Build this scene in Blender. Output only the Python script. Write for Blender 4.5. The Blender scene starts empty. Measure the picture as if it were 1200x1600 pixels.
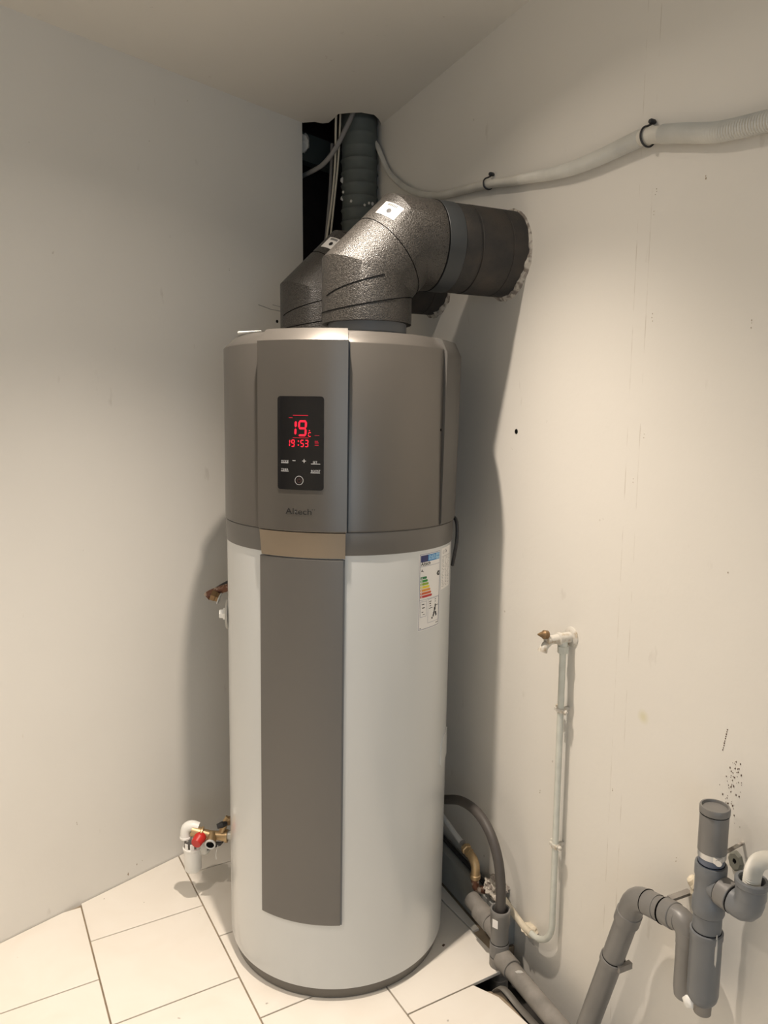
import bpy, bmesh, math, random
from mathutils import Vector, Matrix, noise
from math import sin, cos, tan, pi, radians, sqrt

S = bpy.context.scene
COL = S.collection
random.seed(7)

# ------------------------------------------------------------------ camera
PITCH, ROLL, CAM_H = radians(7.37), radians(0.4), 1.535
F = Vector((0, cos(PITCH), -sin(PITCH)))
R0 = Vector((1, 0, 0)); U0 = R0.cross(F)
RX = R0 * cos(ROLL) + U0 * sin(ROLL)
UP = -R0 * sin(ROLL) + U0 * cos(ROLL)
cam_d = bpy.data.cameras.new('camera'); cam = bpy.data.objects.new('camera', cam_d); COL.objects.link(cam)
cam_d.sensor_fit = 'VERTICAL'; cam_d.sensor_height = 24.0; cam_d.lens = 24.0 * 1160 / 1600
cam_d.clip_start = 0.02
cam.matrix_world = Matrix(((RX.x, UP.x, -F.x, 0), (RX.y, UP.y, -F.y, 0), (RX.z, UP.z, -F.z, CAM_H), (0, 0, 0, 1)))
S.camera = cam

# ------------------------------------------------------------------ world, exposure
w = bpy.data.worlds.new('world'); S.world = w; w.use_nodes = True
bg = w.node_tree.nodes['Background']; bg.inputs[0].default_value = (0.62, 0.72, 0.85, 1); bg.inputs[1].default_value = 0.6
S.view_settings.view_transform = 'Standard'; S.view_settings.look = 'None'
S.view_settings.exposure = 0.0; S.view_settings.gamma = 1.0
S.view_settings.use_curve_mapping = False

# ------------------------------------------------------------------ lights (ceiling downlight, garden window)
def area(name, loc, target, size, energy, color, size_y=None, shape='DISK', spread=180):
    d = bpy.data.lights.new(name, 'AREA'); d.shape = shape; d.size = size
    if size_y: d.size_y = size_y
    d.energy = energy; d.color = color; d.spread = radians(spread)
    o = bpy.data.objects.new(name, d); COL.objects.link(o); o.location = loc
    o.rotation_euler = (Vector(target) - Vector(loc)).to_track_quat('-Z', 'Y').to_euler()
    return o
# a row of three recessed spots parallel to the left wall; each has a narrow beam and some wide spill
DLS = [Vector((-.19 - .673 * 1.22 * k, 1.565 - .740 * 1.22 * k, 2.588)) for k in range(3)]
for p_ in DLS:
    area('downlight_spill', p_, p_ - Vector((0, 0, 1)), 0.045, 3.8 if p_ is DLS[0] else 2.8, (1.0, 0.875, 0.745), spread=140)
    sp_ = bpy.data.lights.new('downlight_beam', 'SPOT'); sp_.energy = 150 if p_ is DLS[0] else 115; sp_.spot_size = radians(100); sp_.spot_blend = 1.0
    sp_.shadow_soft_size = .022; sp_.color = (1.0, 0.875, 0.745)
    so = bpy.data.objects.new('downlight_beam', sp_); COL.objects.link(so); so.location = p_
area('window_daylight', (0.50, -1.95, 1.35), (-0.1, 1.5, 1.0), 1.9, 15, (0.70, 0.85, 1.0), size_y=1.5, shape='RECTANGLE')

# ------------------------------------------------------------------ room frame
H = 2.597
CORNER = Vector((-0.113, 3.090, 0))
aR = radians(-24.9); dR = Vector((sin(aR), cos(aR), 0)); nR = Vector((-cos(aR), sin(aR), 0))
aL = radians(42.3);  dL = Vector((sin(aL), cos(aL), 0)); nL = Vector((cos(aL), -sin(aL), 0))
def RW(s, z, off=0.0): return CORNER - dR * s + nR * off + Vector((0, 0, z))
def LW(s, z, off=0.0): return CORNER - dL * s + nL * off + Vector((0, 0, z))

# ------------------------------------------------------------------ materials
def _n(nt, t, **kw):
    n = nt.nodes.new(t)
    for k, v in kw.items(): setattr(n, k, v)
    return n
def mat(name, col, rough=0.5, metal=0.0, bump=0.0, bscale=60.0, var=0.0, vscale=4.0, col2=None, emit=None, estr=0.0, spec=0.5, coat=0.0, thr=None):
    m = bpy.data.materials.new(name); m.use_nodes = True; nt = m.node_tree; b = nt.nodes['Principled BSDF']
    b.inputs['Base Color'].default_value = (*col, 1); b.inputs['Roughness'].default_value = rough
    b.inputs['Metallic'].default_value = metal; b.inputs['Specular IOR Level'].default_value = spec
    b.inputs['Coat Weight'].default_value = coat
    if emit: b.inputs['Emission Color'].default_value = (*emit, 1); b.inputs['Emission Strength'].default_value = estr
    tc = _n(nt, 'ShaderNodeTexCoord')
    if var > 0 or col2:
        nz = _n(nt, 'ShaderNodeTexNoise'); nz.inputs['Scale'].default_value = vscale; nz.inputs['Detail'].default_value = 5
        nt.links.new(tc.outputs['Object'], nz.inputs['Vector'])
        cr = _n(nt, 'ShaderNodeValToRGB')
        lo, hi = thr if thr else (0.35, 0.65)
        cr.color_ramp.elements[0].position = lo; cr.color_ramp.elements[1].position = hi
        c2 = col2 if col2 else tuple(c * (1 - var) for c in col)
        cr.color_ramp.elements[0].color = (*col, 1); cr.color_ramp.elements[1].color = (*c2, 1)
        nt.links.new(nz.outputs['Fac'], cr.inputs[0]); nt.links.new(cr.outputs[0], b.inputs['Base Color'])
    if bump > 0:
        n2 = _n(nt, 'ShaderNodeTexNoise'); n2.inputs['Scale'].default_value = bscale; n2.inputs['Detail'].default_value = 3
        nt.links.new(tc.outputs['Object'], n2.inputs['Vector'])
        bp = _n(nt, 'ShaderNodeBump'); bp.inputs['Strength'].default_value = bump; bp.inputs['Distance'].default_value = 0.002
        nt.links.new(n2.outputs['Fac'], bp.inputs['Height']); nt.links.new(bp.outputs[0], b.inputs['Normal'])
    return m

def wall_mat(name, col, smear, seams=(), stain=None):
    """painted plasterboard: faint cloudy dirt, small scuffs, filled board seams"""
    m = bpy.data.materials.new(name); m.use_nodes = True; nt = m.node_tree; b = nt.nodes['Principled BSDF']
    b.inputs['Roughness'].default_value = 0.62; b.inputs['Specular IOR Level'].default_value = 0.3
    tc = _n(nt, 'ShaderNodeTexCoord')
    def noise_tex(scale, detail=4, vec=None):
        n = _n(nt, 'ShaderNodeTexNoise'); n.inputs['Scale'].default_value = scale; n.inputs['Detail'].default_value = detail
        nt.links.new(vec if vec else tc.outputs['Object'], n.inputs['Vector']); return n.outputs['Fac']
    def ramp(src, lo, hi, c0, c1):
        r = _n(nt, 'ShaderNodeValToRGB'); r.color_ramp.elements[0].position = lo; r.color_ramp.elements[1].position = hi
        r.color_ramp.elements[0].color = (c0, c0, c0, 1); r.color_ramp.elements[1].color = (c1, c1, c1, 1)
        nt.links.new(src, r.inputs[0]); return r.outputs[0]
    def mix(fac, a, c):
        x = _n(nt, 'ShaderNodeMix', data_type='RGBA'); nt.links.new(fac, x.inputs['Factor'])
        if isinstance(a, tuple): x.inputs['A'].default_value = (*a, 1)
        else: nt.links.new(a, x.inputs['A'])
        x.inputs['B'].default_value = (*c, 1); return x.outputs['Result']
    cl = mix(ramp(noise_tex(1.6), 0.42, 0.75, 0, 0.30), tuple(col), smear)
    # elongated scuffs
    mp = _n(nt, 'ShaderNodeMapping'); mp.inputs['Scale'].default_value = (9, 9, 3.2); mp.inputs['Rotation'].default_value = (0.3, 0.5, 0.2)
    nt.links.new(tc.outputs['Object'], mp.inputs['Vector'])
    sc = ramp(noise_tex(2.1, 6, mp.outputs[0]), 0.70, 0.78, 0, 0.30)
    cl = mix(sc, cl, (0.36, 0.31, 0.25))
    cl = mix(ramp(noise_tex(26, 2), 0.765, 0.80, 0, 0.5), cl, (0.30, 0.25, 0.19))
    if seams:
        sep = _n(nt, 'ShaderNodeSeparateXYZ'); nt.links.new(tc.outputs['Object'], sep.inputs[0])
        wob = noise_tex(14, 3)
        for s0 in seams:
            a = _n(nt, 'ShaderNodeMath', operation='SUBTRACT'); nt.links.new(sep.outputs['X'], a.inputs[0]); a.inputs[1].default_value = s0
            ab = _n(nt, 'ShaderNodeMath', operation='ABSOLUTE'); nt.links.new(a.outputs[0], ab.inputs[0])
            lt = _n(nt, 'ShaderNodeMath', operation='LESS_THAN'); nt.links.new(ab.outputs[0], lt.inputs[0]); lt.inputs[1].default_value = 0.0012
            mu = _n(nt, 'ShaderNodeMath', operation='MULTIPLY'); nt.links.new(lt.outputs[0], mu.inputs[0]); nt.links.new(ramp(wob, 0.45, 0.65, 0, 0.45), mu.inputs[1])
            cl = mix(mu.outputs[0], cl, (0.42, 0.36, 0.29))
    if stain:
        vd_ = _n(nt, 'ShaderNodeVectorMath', operation='DISTANCE'); nt.links.new(tc.outputs['Object'], vd_.inputs[0]); vd_.inputs[1].default_value = (stain[0], 0, stain[1])
        cl = mix(ramp(vd_.outputs['Value'], .003, .019, .40, 0), cl, (.55, .50, .18))
    nt.links.new(cl, b.inputs['Base Color'])
    bp = _n(nt, 'ShaderNodeBump'); bp.inputs['Strength'].default_value = 0.18; bp.inputs['Distance'].default_value = 0.002
    nt.links.new(noise_tex(55, 5), bp.inputs['Height']); nt.links.new(bp.outputs[0], b.inputs['Normal'])
    return m

def tile_mat():
    m = bpy.data.materials.new('floor_tile_glaze'); m.use_nodes = True; nt = m.node_tree; b = nt.nodes['Principled BSDF']
    b.inputs['Roughness'].default_value = 0.33; b.inputs['Specular IOR Level'].default_value = 0.45
    tc = _n(nt, 'ShaderNodeTexCoord')
    n1 = _n(nt, 'ShaderNodeTexNoise'); n1.inputs['Scale'].default_value = 5; n1.inputs['Detail'].default_value = 6; n1.inputs['Distortion'].default_value = 1.2
    nt.links.new(tc.outputs['Object'], n1.inputs['Vector'])
    r1 = _n(nt, 'ShaderNodeValToRGB'); r1.color_ramp.elements[0].position = .35; r1.color_ramp.elements[1].position = .75
    r1.color_ramp.elements[0].color = (.80, .755, .685, 1); r1.color_ramp.elements[1].color = (.76, .705, .625, 1)
    nt.links.new(n1.outputs['Fac'], r1.inputs[0])
    n2 = _n(nt, 'ShaderNodeTexNoise'); n2.inputs['Scale'].default_value = 38; n2.inputs['Detail'].default_value = 2
    nt.links.new(tc.outputs['Object'], n2.inputs['Vector'])
    r2 = _n(nt, 'ShaderNodeValToRGB'); r2.color_ramp.elements[0].position = .755; r2.color_ramp.elements[1].position = .79
    r2.color_ramp.elements[0].color = (0, 0, 0, 1); r2.color_ramp.elements[1].color = (.6, .6, .6, 1)
    nt.links.new(n2.outputs['Fac'], r2.inputs[0])
    x = _n(nt, 'ShaderNodeMix', data_type='RGBA'); nt.links.new(r2.outputs[0], x.inputs['Factor']); nt.links.new(r1.outputs[0], x.inputs['A'])
    x.inputs['B'].default_value = (.22, .19, .16, 1)
    nt.links.new(x.outputs['Result'], b.inputs['Base Color'])
    rr = _n(nt, 'ShaderNodeMapRange'); rr.inputs['To Min'].default_value = .28; rr.inputs['To Max'].default_value = .5
    nt.links.new(n1.outputs['Fac'], rr.inputs['Value']); nt.links.new(rr.outputs[0], b.inputs['Roughness'])
    return m

M = {}
M['wall_l'] = wall_mat('paint_wall_left', (.735, .708, .655), (.63, .60, .55))
M['wall_r'] = wall_mat('paint_wall_right', (.735, .705, .648), (.65, .62, .56), seams=(2.050, 2.012), stain=(2.104, .871))
M['ceil'] = wall_mat('paint_ceiling', (.71, .68, .62), (.62, .59, .54))
M['tile'] = tile_mat()
M['grout'] = mat('grout', (.38, .30, .21), .9, bump=.3, bscale=200, var=.3, vscale=20)
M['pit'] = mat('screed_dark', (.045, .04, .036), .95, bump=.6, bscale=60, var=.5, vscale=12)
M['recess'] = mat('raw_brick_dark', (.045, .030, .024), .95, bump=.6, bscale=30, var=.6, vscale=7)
M['beam'] = mat('beam_dark', (.035, .045, .043), .8, bump=.3, bscale=40)
M['plaster'] = mat('plaster_dab', (.55, .53, .49), .9, bump=.5, bscale=80)
M['mortar'] = mat('mortar', (.50, .46, .40), .95, bump=1.0, bscale=120, col2=(.22, .19, .165), vscale=60, thr=(.45, .6))
M['dmg'] = mat('chipped_plaster', (.10, .06, .04), .95)
M['ledge'] = mat('ledge_paint', (.33, .335, .32), .6, bump=.3, bscale=60, var=.25, vscale=8)
M['hole'] = mat('hole_black', (.006, .006, .006), .95, spec=.05)
# heater
M['enamel'] = mat('white_enamel', (.60, .61, .60), .28, coat=.3)
M['silver'] = mat('silver_grey_paint', (.128, .118, .106), .34, metal=.5, bump=.02, bscale=900)
M['grey'] = mat('grey_panel_paint', (.138, .131, .122), .40, metal=.3)
M['base'] = mat('base_ring_plastic', (.115, .105, .09), .5)
M['lip'] = mat('lip_pale_tan', (.29, .235, .175), .36, metal=.5)  # sloping lip is coloured lighter and warmer than the silver housing
M['rear'] = mat('rear_cover_grey', (.085, .08, .073), .55)
M['groove'] = mat('groove_dark', (.03, .035, .04), .6)
M['glass'] = mat('display_black_glass', (.008, .008, .009), .12)
M['led'] = mat('led_red', (.4, .0, .01), .4, emit=(1.0, .015, .04), estr=1.3)
M['led2'] = mat('led_red_dim', (.2, .0, .01), .4, emit=(.6, .01, .03), estr=.45)
M['ink_w'] = mat('ink_white', (.55, .55, .55), .5)
M['ink_k'] = mat('ink_black', (.012, .012, .012), .5)
M['paper'] = mat('label_paper', (.80, .78, .75), .45)
M['p_navy'] = mat('print_navy', (.012, .02, .12), .45)
M['p_blue'] = mat('print_blue', (.02, .20, .50), .45)
M['p_lblue'] = mat('print_light_blue', (.35, .60, .80), .45)
M['p_line'] = mat('print_border', (.08, .11, .22), .45)
M['p_grey'] = mat('print_grey', (.25, .24, .23), .5)
for i, c in enumerate([(.0, .16, .04), (.02, .27, .03), (.26, .40, .02), (.75, .62, .03), (.72, .30, .03), (.60, .10, .015), (.50, .015, .015)]):
    M['bar%d' % i] = mat('print_bar_%d' % i, c, .45)
# pipes and ducts
M['foam'] = None
def foam(name, base, hi, rough):
    m = bpy.data.materials.new(name); m.use_nodes = True; nt = m.node_tree; b = nt.nodes['Principled BSDF']
    tc = _n(nt, 'ShaderNodeTexCoord'); v = _n(nt, 'ShaderNodeTexVoronoi'); v.inputs['Scale'].default_value = 400
    nt.links.new(tc.outputs['Object'], v.inputs['Vector'])
    nz = _n(nt, 'ShaderNodeTexNoise'); nz.inputs['Scale'].default_value = 320; nz.inputs['Detail'].default_value = 2
    nt.links.new(tc.outputs['Object'], nz.inputs['Vector'])
    r = _n(nt, 'ShaderNodeValToRGB'); r.color_ramp.elements[0].position = .40; r.color_ramp.elements[1].position = .62
    r.color_ramp.elements[0].color = (*base, 1); r.color_ramp.elements[1].color = (*hi, 1)
    nt.links.new(nz.outputs['Fac'], r.inputs[0]); nt.links.new(r.outputs[0], b.inputs['Base Color'])
    rr = _n(nt, 'ShaderNodeMapRange'); rr.inputs['From Min'].default_value = .3; rr.inputs['From Max'].default_value = .7
    rr.inputs['To Min'].default_value = rough - .12; rr.inputs['To Max'].default_value = rough + .2
    nt.links.new(nz.outputs['Fac'], rr.inputs['Value']); nt.links.new(rr.outputs[0], b.inputs['Roughness'])
    bp = _n(nt, 'ShaderNodeBump'); bp.inputs['Strength'].default_value = .75; bp.inputs['Distance'].default_value = .0010
    ad = _n(nt, 'ShaderNodeMath', operation='ADD'); nt.links.new(v.outputs['Distance'], ad.inputs[0]); nt.links.new(nz.outputs['Fac'], ad.inputs[1])
    nt.links.new(ad.outputs[0], bp.inputs['Height']); nt.links.new(bp.outputs[0], b.inputs['Normal'])
    b.inputs['Specular IOR Level'].default_value = .6
    return m
M['foam'] = foam('grey_foam', (.022, .020, .018), (.050, .045, .039), .36)
M['foam_old'] = mat('dirty_foam', (.025, .0235, .022), .72, bump=.6, bscale=160, col2=(.048, .039, .032), vscale=11, thr=(.45, .7))
M['collar'] = mat('collar_plastic', (.036, .040, .043), .55)
M['spigot'] = mat('spigot_plastic', (.12, .125, .13), .5)
M['flex'] = mat('flex_duct_grey', (.115, .13, .12), .6, var=.25, vscale=9, bump=.15, bscale=60)
M['wire_c'] = mat('cable_cream', (.50, .46, .37), .5)
M['wire_g'] = mat('conduit_grey', (.23, .22, .21), .6)
M['cond_w'] = mat('conduit_white', (.66, .64, .58), .45, var=.15, vscale=12)
M['black'] = mat('black_rubber', (.018, .018, .02), .5)
M['hose'] = mat('hose_dark', (.075, .066, .06), .55, var=.2, vscale=15)
M['pvc'] = mat('pvc_grey', (.185, .178, .168), .38, var=.15, vscale=9)
M['pvc_d'] = mat('pvc_grey_dusty', (.26, .24, .215), .65, var=.3, vscale=20, bump=.2, bscale=90)
M['pvc_b'] = mat('pvc_bluegrey', (.155, .163, .172), .38, var=.12, vscale=9)
M['pvcdark'] = mat('pvc_inside', (.03, .03, .03), .7)
M['zinc'] = mat('zinc', (.60, .60, .60), .32, metal=.8)
M['brass'] = mat('brass', (.46, .33, .18), .42, metal=.65, bump=.15, bscale=80)
M['brass_d'] = mat('brass_tarnished', (.22, .14, .07), .5, metal=.6, bump=.4, bscale=120)
M['copper'] = mat('copper_rusty', (.17, .075, .045), .5, metal=.5, col2=(.55, .45, .36), vscale=60, thr=(.5, .6))
M['pexw'] = mat('pex_white', (.56, .56, .54), .45)
M['paintpipe'] = mat('painted_pipe', (.60, .61, .55), .5, var=.12, vscale=30, bump=.1, bscale=100)
M['paintpipe_y'] = mat('painted_pipe_yellowed', (.72, .64, .50), .6, var=.3, vscale=40, bump=.5, bscale=90)
M['painttap'] = mat('painted_tap', (.58, .55, .49), .5, col2=(.38, .30, .20), vscale=60, thr=(.5, .68), bump=.5, bscale=120)
M['white_pl'] = mat('white_plastic', (.80, .79, .75), .38)
M['clear_pl'] = mat('milky_plastic', (.62, .61, .55), .25)
M['red_pl'] = mat('red_plastic', (.52, .02, .015), .4)
M['putty'] = mat('plug_green', (.20, .20, .165), .8)

# ------------------------------------------------------------------ mesh helpers
def obj(name, bm, m, parent=None, smooth=True, angle=35, recalc=True):
    me = bpy.data.meshes.new(name)
    if recalc: bmesh.ops.recalc_face_normals(bm, faces=bm.faces)
    bm.to_mesh(me); bm.free()
    if isinstance(m, (list, tuple)):
        for x in m: me.materials.append(x)
    else: me.materials.append(m)
    if smooth:
        for p in me.polygons: p.use_smooth = True
        me.set_sharp_from_angle(angle=radians(angle))
    o = bpy.data.objects.new(name, me); COL.objects.link(o)
    if parent: o.parent = parent
    return o
def empty(name, loc=(0, 0, 0)):
    o = bpy.data.objects.new(name, None); COL.objects.link(o); o.location = loc; o.empty_display_size = .05; return o
def tag(o, label, cat, group=None):
    o['label'] = label; o['category'] = cat
    if group: o['group'] = group
    return o
def struct(o): o['kind'] = 'structure'; return o
def sub(o, base):           # shift a mesh authored in world space into the frame of a thing whose empty sits at base
    o.data.transform(Matrix.Translation(-Vector(base))); return o

def tube(pts, r, n=20, cap=True, bm=None, up=None, mi=0):
    """sweep a circle along a polyline, mitred at the corners; r is a number or a list"""
    bm = bm or bmesh.new(); pts = [Vector(p) for p in pts]; k = len(pts)
    rr = r if isinstance(r, (list, tuple)) else [r] * k
    ts = [(pts[min(i + 1, k - 1)] - pts[max(i - 1, 0)]).normalized() for i in range(k)]
    seg = [(pts[i + 1] - pts[i]).normalized() for i in range(k - 1)]
    a = seg[0].orthogonal().normalized() if up is None else (Vector(up) - seg[0] * Vector(up).dot(seg[0])).normalized()
    frames = [a]
    for i in range(1, k - 1):
        q = seg[i - 1].rotation_difference(seg[i]); a = (q @ a).normalized(); frames.append(a)
    rings = []
    for i in range(k):
        sgm = seg[min(i, k - 2)]; fr = frames[min(i, len(frames) - 1)]
        b = sgm.cross(fr)
        if 0 < i < k - 1:
            bis = (seg[i - 1] + seg[i]).normalized(); pn = bis
        else: pn = sgm
        ring = []
        for j in range(n):
            t = 2 * pi * j / n; v = fr * cos(t) + b * sin(t)
            d = v * rr[i]
            d = d - sgm * (d.dot(pn) / max(.25, sgm.dot(pn)))
            ring.append(bm.verts.new(pts[i] + d))
        rings.append(ring)
    for i in range(k - 1):
        for j in range(n):
            f = bm.faces.new((rings[i][j], rings[i][(j + 1) % n], rings[i + 1][(j + 1) % n], rings[i + 1][j])); f.material_index = mi
    if cap:
        for rg in (rings[0], rings[-1]):
            f = bm.faces.new(rg); f.material_index = mi
    return bm
def lathe(prof, n=48, bm=None, origin=(0, 0, 0), axis=(0, 0, 1), a0=0, a1=2 * pi, closed_prof=False, mi=0):
    """revolve (r, h) pairs about an axis"""
    bm = bm or bmesh.new(); ax = Vector(axis).normalized(); u = ax.orthogonal().normalized()
    if abs(ax.z) > .999: u = Vector((0, -1, 0))
    v = ax.cross(u); O = Vector(origin); full = abs(a1 - a0 - 2 * pi) < 1e-6
    cols = n if full else n + 1; rings = []
    for (r, h) in prof:
        if r < 1e-6: rings.append([bm.verts.new(O + ax * h)]); continue
        rings.append([bm.verts.new(O + ax * h + (u * cos(a0 + (a1 - a0) * j / n) + v * sin(a0 + (a1 - a0) * j / n)) * r) for j in range(cols)])
    m = len(rings)
    for i in range(m if closed_prof else m - 1):
        A, B = rings[i], rings[(i + 1) % m]
        for j in range(n):
            j2 = (j + 1) % cols
            if len(A) == 1 and len(B) == 1: continue
            if len(A) == 1: f = bm.faces.new((A[0], B[j2], B[j]))
            elif len(B) == 1: f = bm.faces.new((A[j], A[j2], B[0]))
            else: f = bm.faces.new((A[j], A[j2], B[j2], B[j]))
            f.material_index = mi
    if closed_prof and not full:
        bm.faces.new([rg[0] for rg in rings]); bm.faces.new([rg[-1] for rg in rings])
    return bm
def ring(o, axis, r0, r1, L, bm=None, n=32, bev=.0012):      # a sleeve: outer r1, inner r0, length L
    b = min(bev, (r1 - r0) * .45)
    return lathe([(r0, 0), (r1 - b, 0), (r1, b), (r1, L - b), (r1 - b, L), (r0, L)], n=n, bm=bm, origin=o, axis=axis, closed_prof=True)
def poly(pts, bm=None, thick=None, direction=None):
    bm = bm or bmesh.new(); vs = [bm.verts.new(Vector(p)) for p in pts]; f = bm.faces.new(vs)
    if thick:
        d = Vector(direction) * thick; r = bmesh.ops.extrude_face_region(bm, geom=[f])
        for e in r['geom']:
            if isinstance(e, bmesh.types.BMVert): e.co += d
    return bm
def box8(c, ax, ay, az, bm=None, bev=0):   # centre and three half-extent vectors
    bm = bm or bmesh.new(); c = Vector(c); vs = []
    for i in (-1, 1):
        for j in (-1, 1):
            for k in (-1, 1): vs.append(bm.verts.new(c + Vector(ax) * i + Vector(ay) * j + Vector(az) * k))
    for q in ((0, 1, 3, 2), (4, 6, 7, 5), (0, 4, 5, 1), (2, 3, 7, 6), (0, 2, 6, 4), (1, 5, 7, 3)): bm.faces.new([vs[t] for t in q])
    if bev: bmesh.ops.bevel(bm, geom=list(bm.edges), offset=bev, segments=2, affect='EDGES', profile=.5)
    return bm
def blob(c, r, seed=0, sub_=3, amp=.35, sc=None, freq=1.0, bm=None):
    bm2 = bmesh.new(); bmesh.ops.create_icosphere(bm2, subdivisions=sub_, radius=1)
    for v in bm2.verts:
        q = v.co.copy(); f = 1 + amp * noise.noise(q * 1.7 * freq + Vector((seed * 7.1, 0, 0))) + amp * .5 * noise.noise(q * 4.5 * freq + Vector((0, seed * 3.3, 0)))
        v.co = Vector(c) + Vector((q.x * f * (sc[0] if sc else r), q.y * f * (sc[1] if sc else r), q.z * f * (sc[2] if sc else r)))
    if bm is None: return bm2
    me = bpy.data.meshes.new('t'); bm2.to_mesh(me); bm2.free(); bm.from_mesh(me); bpy.data.meshes.remove(me); return bm
def cr(ctrl, step=.01):    # catmull-rom through control points, resampled evenly
    P = [Vector(p) for p in ctrl]; P = [P[0] * 2 - P[1]] + P + [P[-1] * 2 - P[-2]]; out = []
    for i in range(1, len(P) - 2):
        a, b, c, d = P[i - 1:i + 3]
        for k in range(24):
            t = k / 24; out.append(.5 * ((2 * b) + (-a + c) * t + (2 * a - 5 * b + 4 * c - d) * t * t + (-a + 3 * b - 3 * c + d) * t ** 3))
    out.append(P[-2]); res = [out[0]]; acc = 0
    for i in range(1, len(out)):
        L = (out[i] - out[i - 1]).length; 
        while acc + L >= step:
            q = (step - acc) / L; p = out[i - 1].lerp(out[i], q); res.append(p); out[i - 1] = p; L = (out[i] - p).length; acc = 0
        acc += L
    if (res[-1] - out[-1]).length > step * .3: res.append(out[-1])
    return res
def corr(pts, r, amp, cap=True, n=18):   # corrugated hose: radius may vary along t
    k = len(pts); rr = []
    for i in range(k):
        b = r(i / (k - 1)) if callable(r) else r; am = amp(i / (k - 1)) if callable(amp) else amp
        rr.append(b + (am if i % 2 else -am))
    return tube(pts, rr, n=n, cap=cap)
def text_bm(s, size, align='LEFT', bold=0.0, extrude=0.0):
    cu = bpy.data.curves.new('t', 'FONT'); cu.body = s; cu.size = size; cu.align_x = align; cu.resolution_u = 3; cu.offset = bold
    o = bpy.data.objects.new('t', cu); COL.objects.link(o)
    bpy.context.view_layer.update()
    dg = bpy.context.evaluated_depsgraph_get(); me = bpy.data.meshes.new_from_object(o.evaluated_get(dg))
    bm = bmesh.new(); bm.from_mesh(me); bpy.data.meshes.remove(me)
    bpy.data.objects.remove(o); bpy.data.curves.remove(cu)
    bmesh.ops.triangulate(bm, faces=bm.faces)
    return bm
def rect(x0, y0, x1, y1, bm, nx=4):
    for i in range(nx):
        a, b = x0 + (x1 - x0) * i / nx, x0 + (x1 - x0) * (i + 1) / nx
        bm.faces.new([bm.verts.new((a, y0, 0)), bm.verts.new((b, y0, 0)), bm.verts.new((b, y1, 0)), bm.verts.new((a, y1, 0))])
    return bm
def join_bm(dst, src, dx=0, dy=0):
    for v in src.verts: v.co.x += dx; v.co.y += dy
    me = bpy.data.meshes.new('t'); src.to_mesh(me); src.free(); dst.from_mesh(me); bpy.data.meshes.remove(me); return dst

# ------------------------------------------------------------------ the room
UPV = Vector((0, 0, 1))
def slab(name, p0, p1, z0, z1, nrm, th, m, parent=None):
    """vertical wall slab; local x runs along the wall from p0"""
    d = (p1 - p0); L = d.length; d.normalize(); bm = bmesh.new()
    for x in (0, L):
        for z in (z0, z1):
            for t in (0, -th): bm.verts.new((x, t, z))
    bm.verts.ensure_lookup_table()
    for q in ((0, 1, 3, 2), (4, 6, 7, 5), (0, 4, 5, 1), (2, 3, 7, 6), (0, 2, 6, 4), (1, 5, 7, 3)): bm.faces.new([bm.verts[t] for t in q])
    o = obj(name, bm, m, parent, smooth=False)
    Mx = Matrix.Identity(4); n = Vector(nrm)
    Mx.col[0] = (*d, 0); Mx.col[1] = (*n, 0); Mx.col[2] = (0, 0, 1, 0); Mx.col[3] = (*p0, 1)
    o.matrix_world = Mx
    return o
LEN = 6.0
S_REC = 0.292
wall_right = struct(slab('wall_right', RW(-0.45, 0), RW(LEN, 0), -.15, H + .3, nR, .12, M['wall_r']))
wall_left = struct(slab('wall_left', LW(S_REC, 0), LW(LEN, 0), -.15, H, nL, .06, M['wall_l']))
# recess behind the left wall, beside the corner
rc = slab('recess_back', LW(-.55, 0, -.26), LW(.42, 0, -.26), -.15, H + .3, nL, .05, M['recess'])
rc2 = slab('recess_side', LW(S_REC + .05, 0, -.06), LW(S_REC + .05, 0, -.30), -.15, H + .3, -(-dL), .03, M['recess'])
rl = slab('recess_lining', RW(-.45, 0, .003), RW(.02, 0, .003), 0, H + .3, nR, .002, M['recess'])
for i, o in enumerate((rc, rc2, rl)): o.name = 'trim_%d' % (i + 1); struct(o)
bm = bmesh.new()
box8(LW(.14, 2.535, -.06), dL * .155, nL * .02, UPV * .05, bm)
tb = obj('trim_4', bm, M['beam'], smooth=False); struct(tb)
dab = obj('plaster_dab', blob(LW(.255, 2.545, -.035), 0, 3, sc=(.022, .022, .032)), M['plaster']); dab.parent = tb

# back of the room: wall with a wide window opening behind the photographer
A = LW(LEN, 0); B = RW(LEN, 0)
bd = (B - A).normalized(); bn = Vector((-bd.y, bd.x, 0))
BL = (B - A).length
WX0, WX1, WZ0, WZ1 = BL * .56, BL * .86, .5, 2.15
bk = bmesh.new()
def seg_box(x0, x1, z0, z1): box8(A + bd * (x0 + x1) / 2 + bn * -.05 + UPV * (z0 + z1) / 2, bd * (x1 - x0) / 2, bn * .05, UPV * (z1 - z0) / 2, bk)
seg_box(0, WX0, -.1, H); seg_box(WX1, BL, -.1, H); seg_box(WX0, WX1, -.1, WZ0); seg_box(WX0, WX1, WZ1, H)
struct(obj('wall_back', bk, M['wall_l'], smooth=False))
fr = bmesh.new()
for (x0, x1, z0, z1) in ((WX0, WX1, WZ0, WZ0 + .06), (WX0, WX1, WZ1 - .06, WZ1), (WX0, WX0 + .06, WZ0 + .06, WZ1 - .06), (WX1 - .06, WX1, WZ0 + .06, WZ1 - .06), ((WX0 + WX1) / 2 - .04, (WX0 + WX1) / 2 + .04, WZ0 + .06, WZ1 - .06)):
    box8(A + bd * (x0 + x1) / 2 + bn * -.05 + UPV * (z0 + z1) / 2, bd * (x1 - x0) / 2, bn * .03, UPV * (z1 - z0) / 2, fr)
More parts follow.
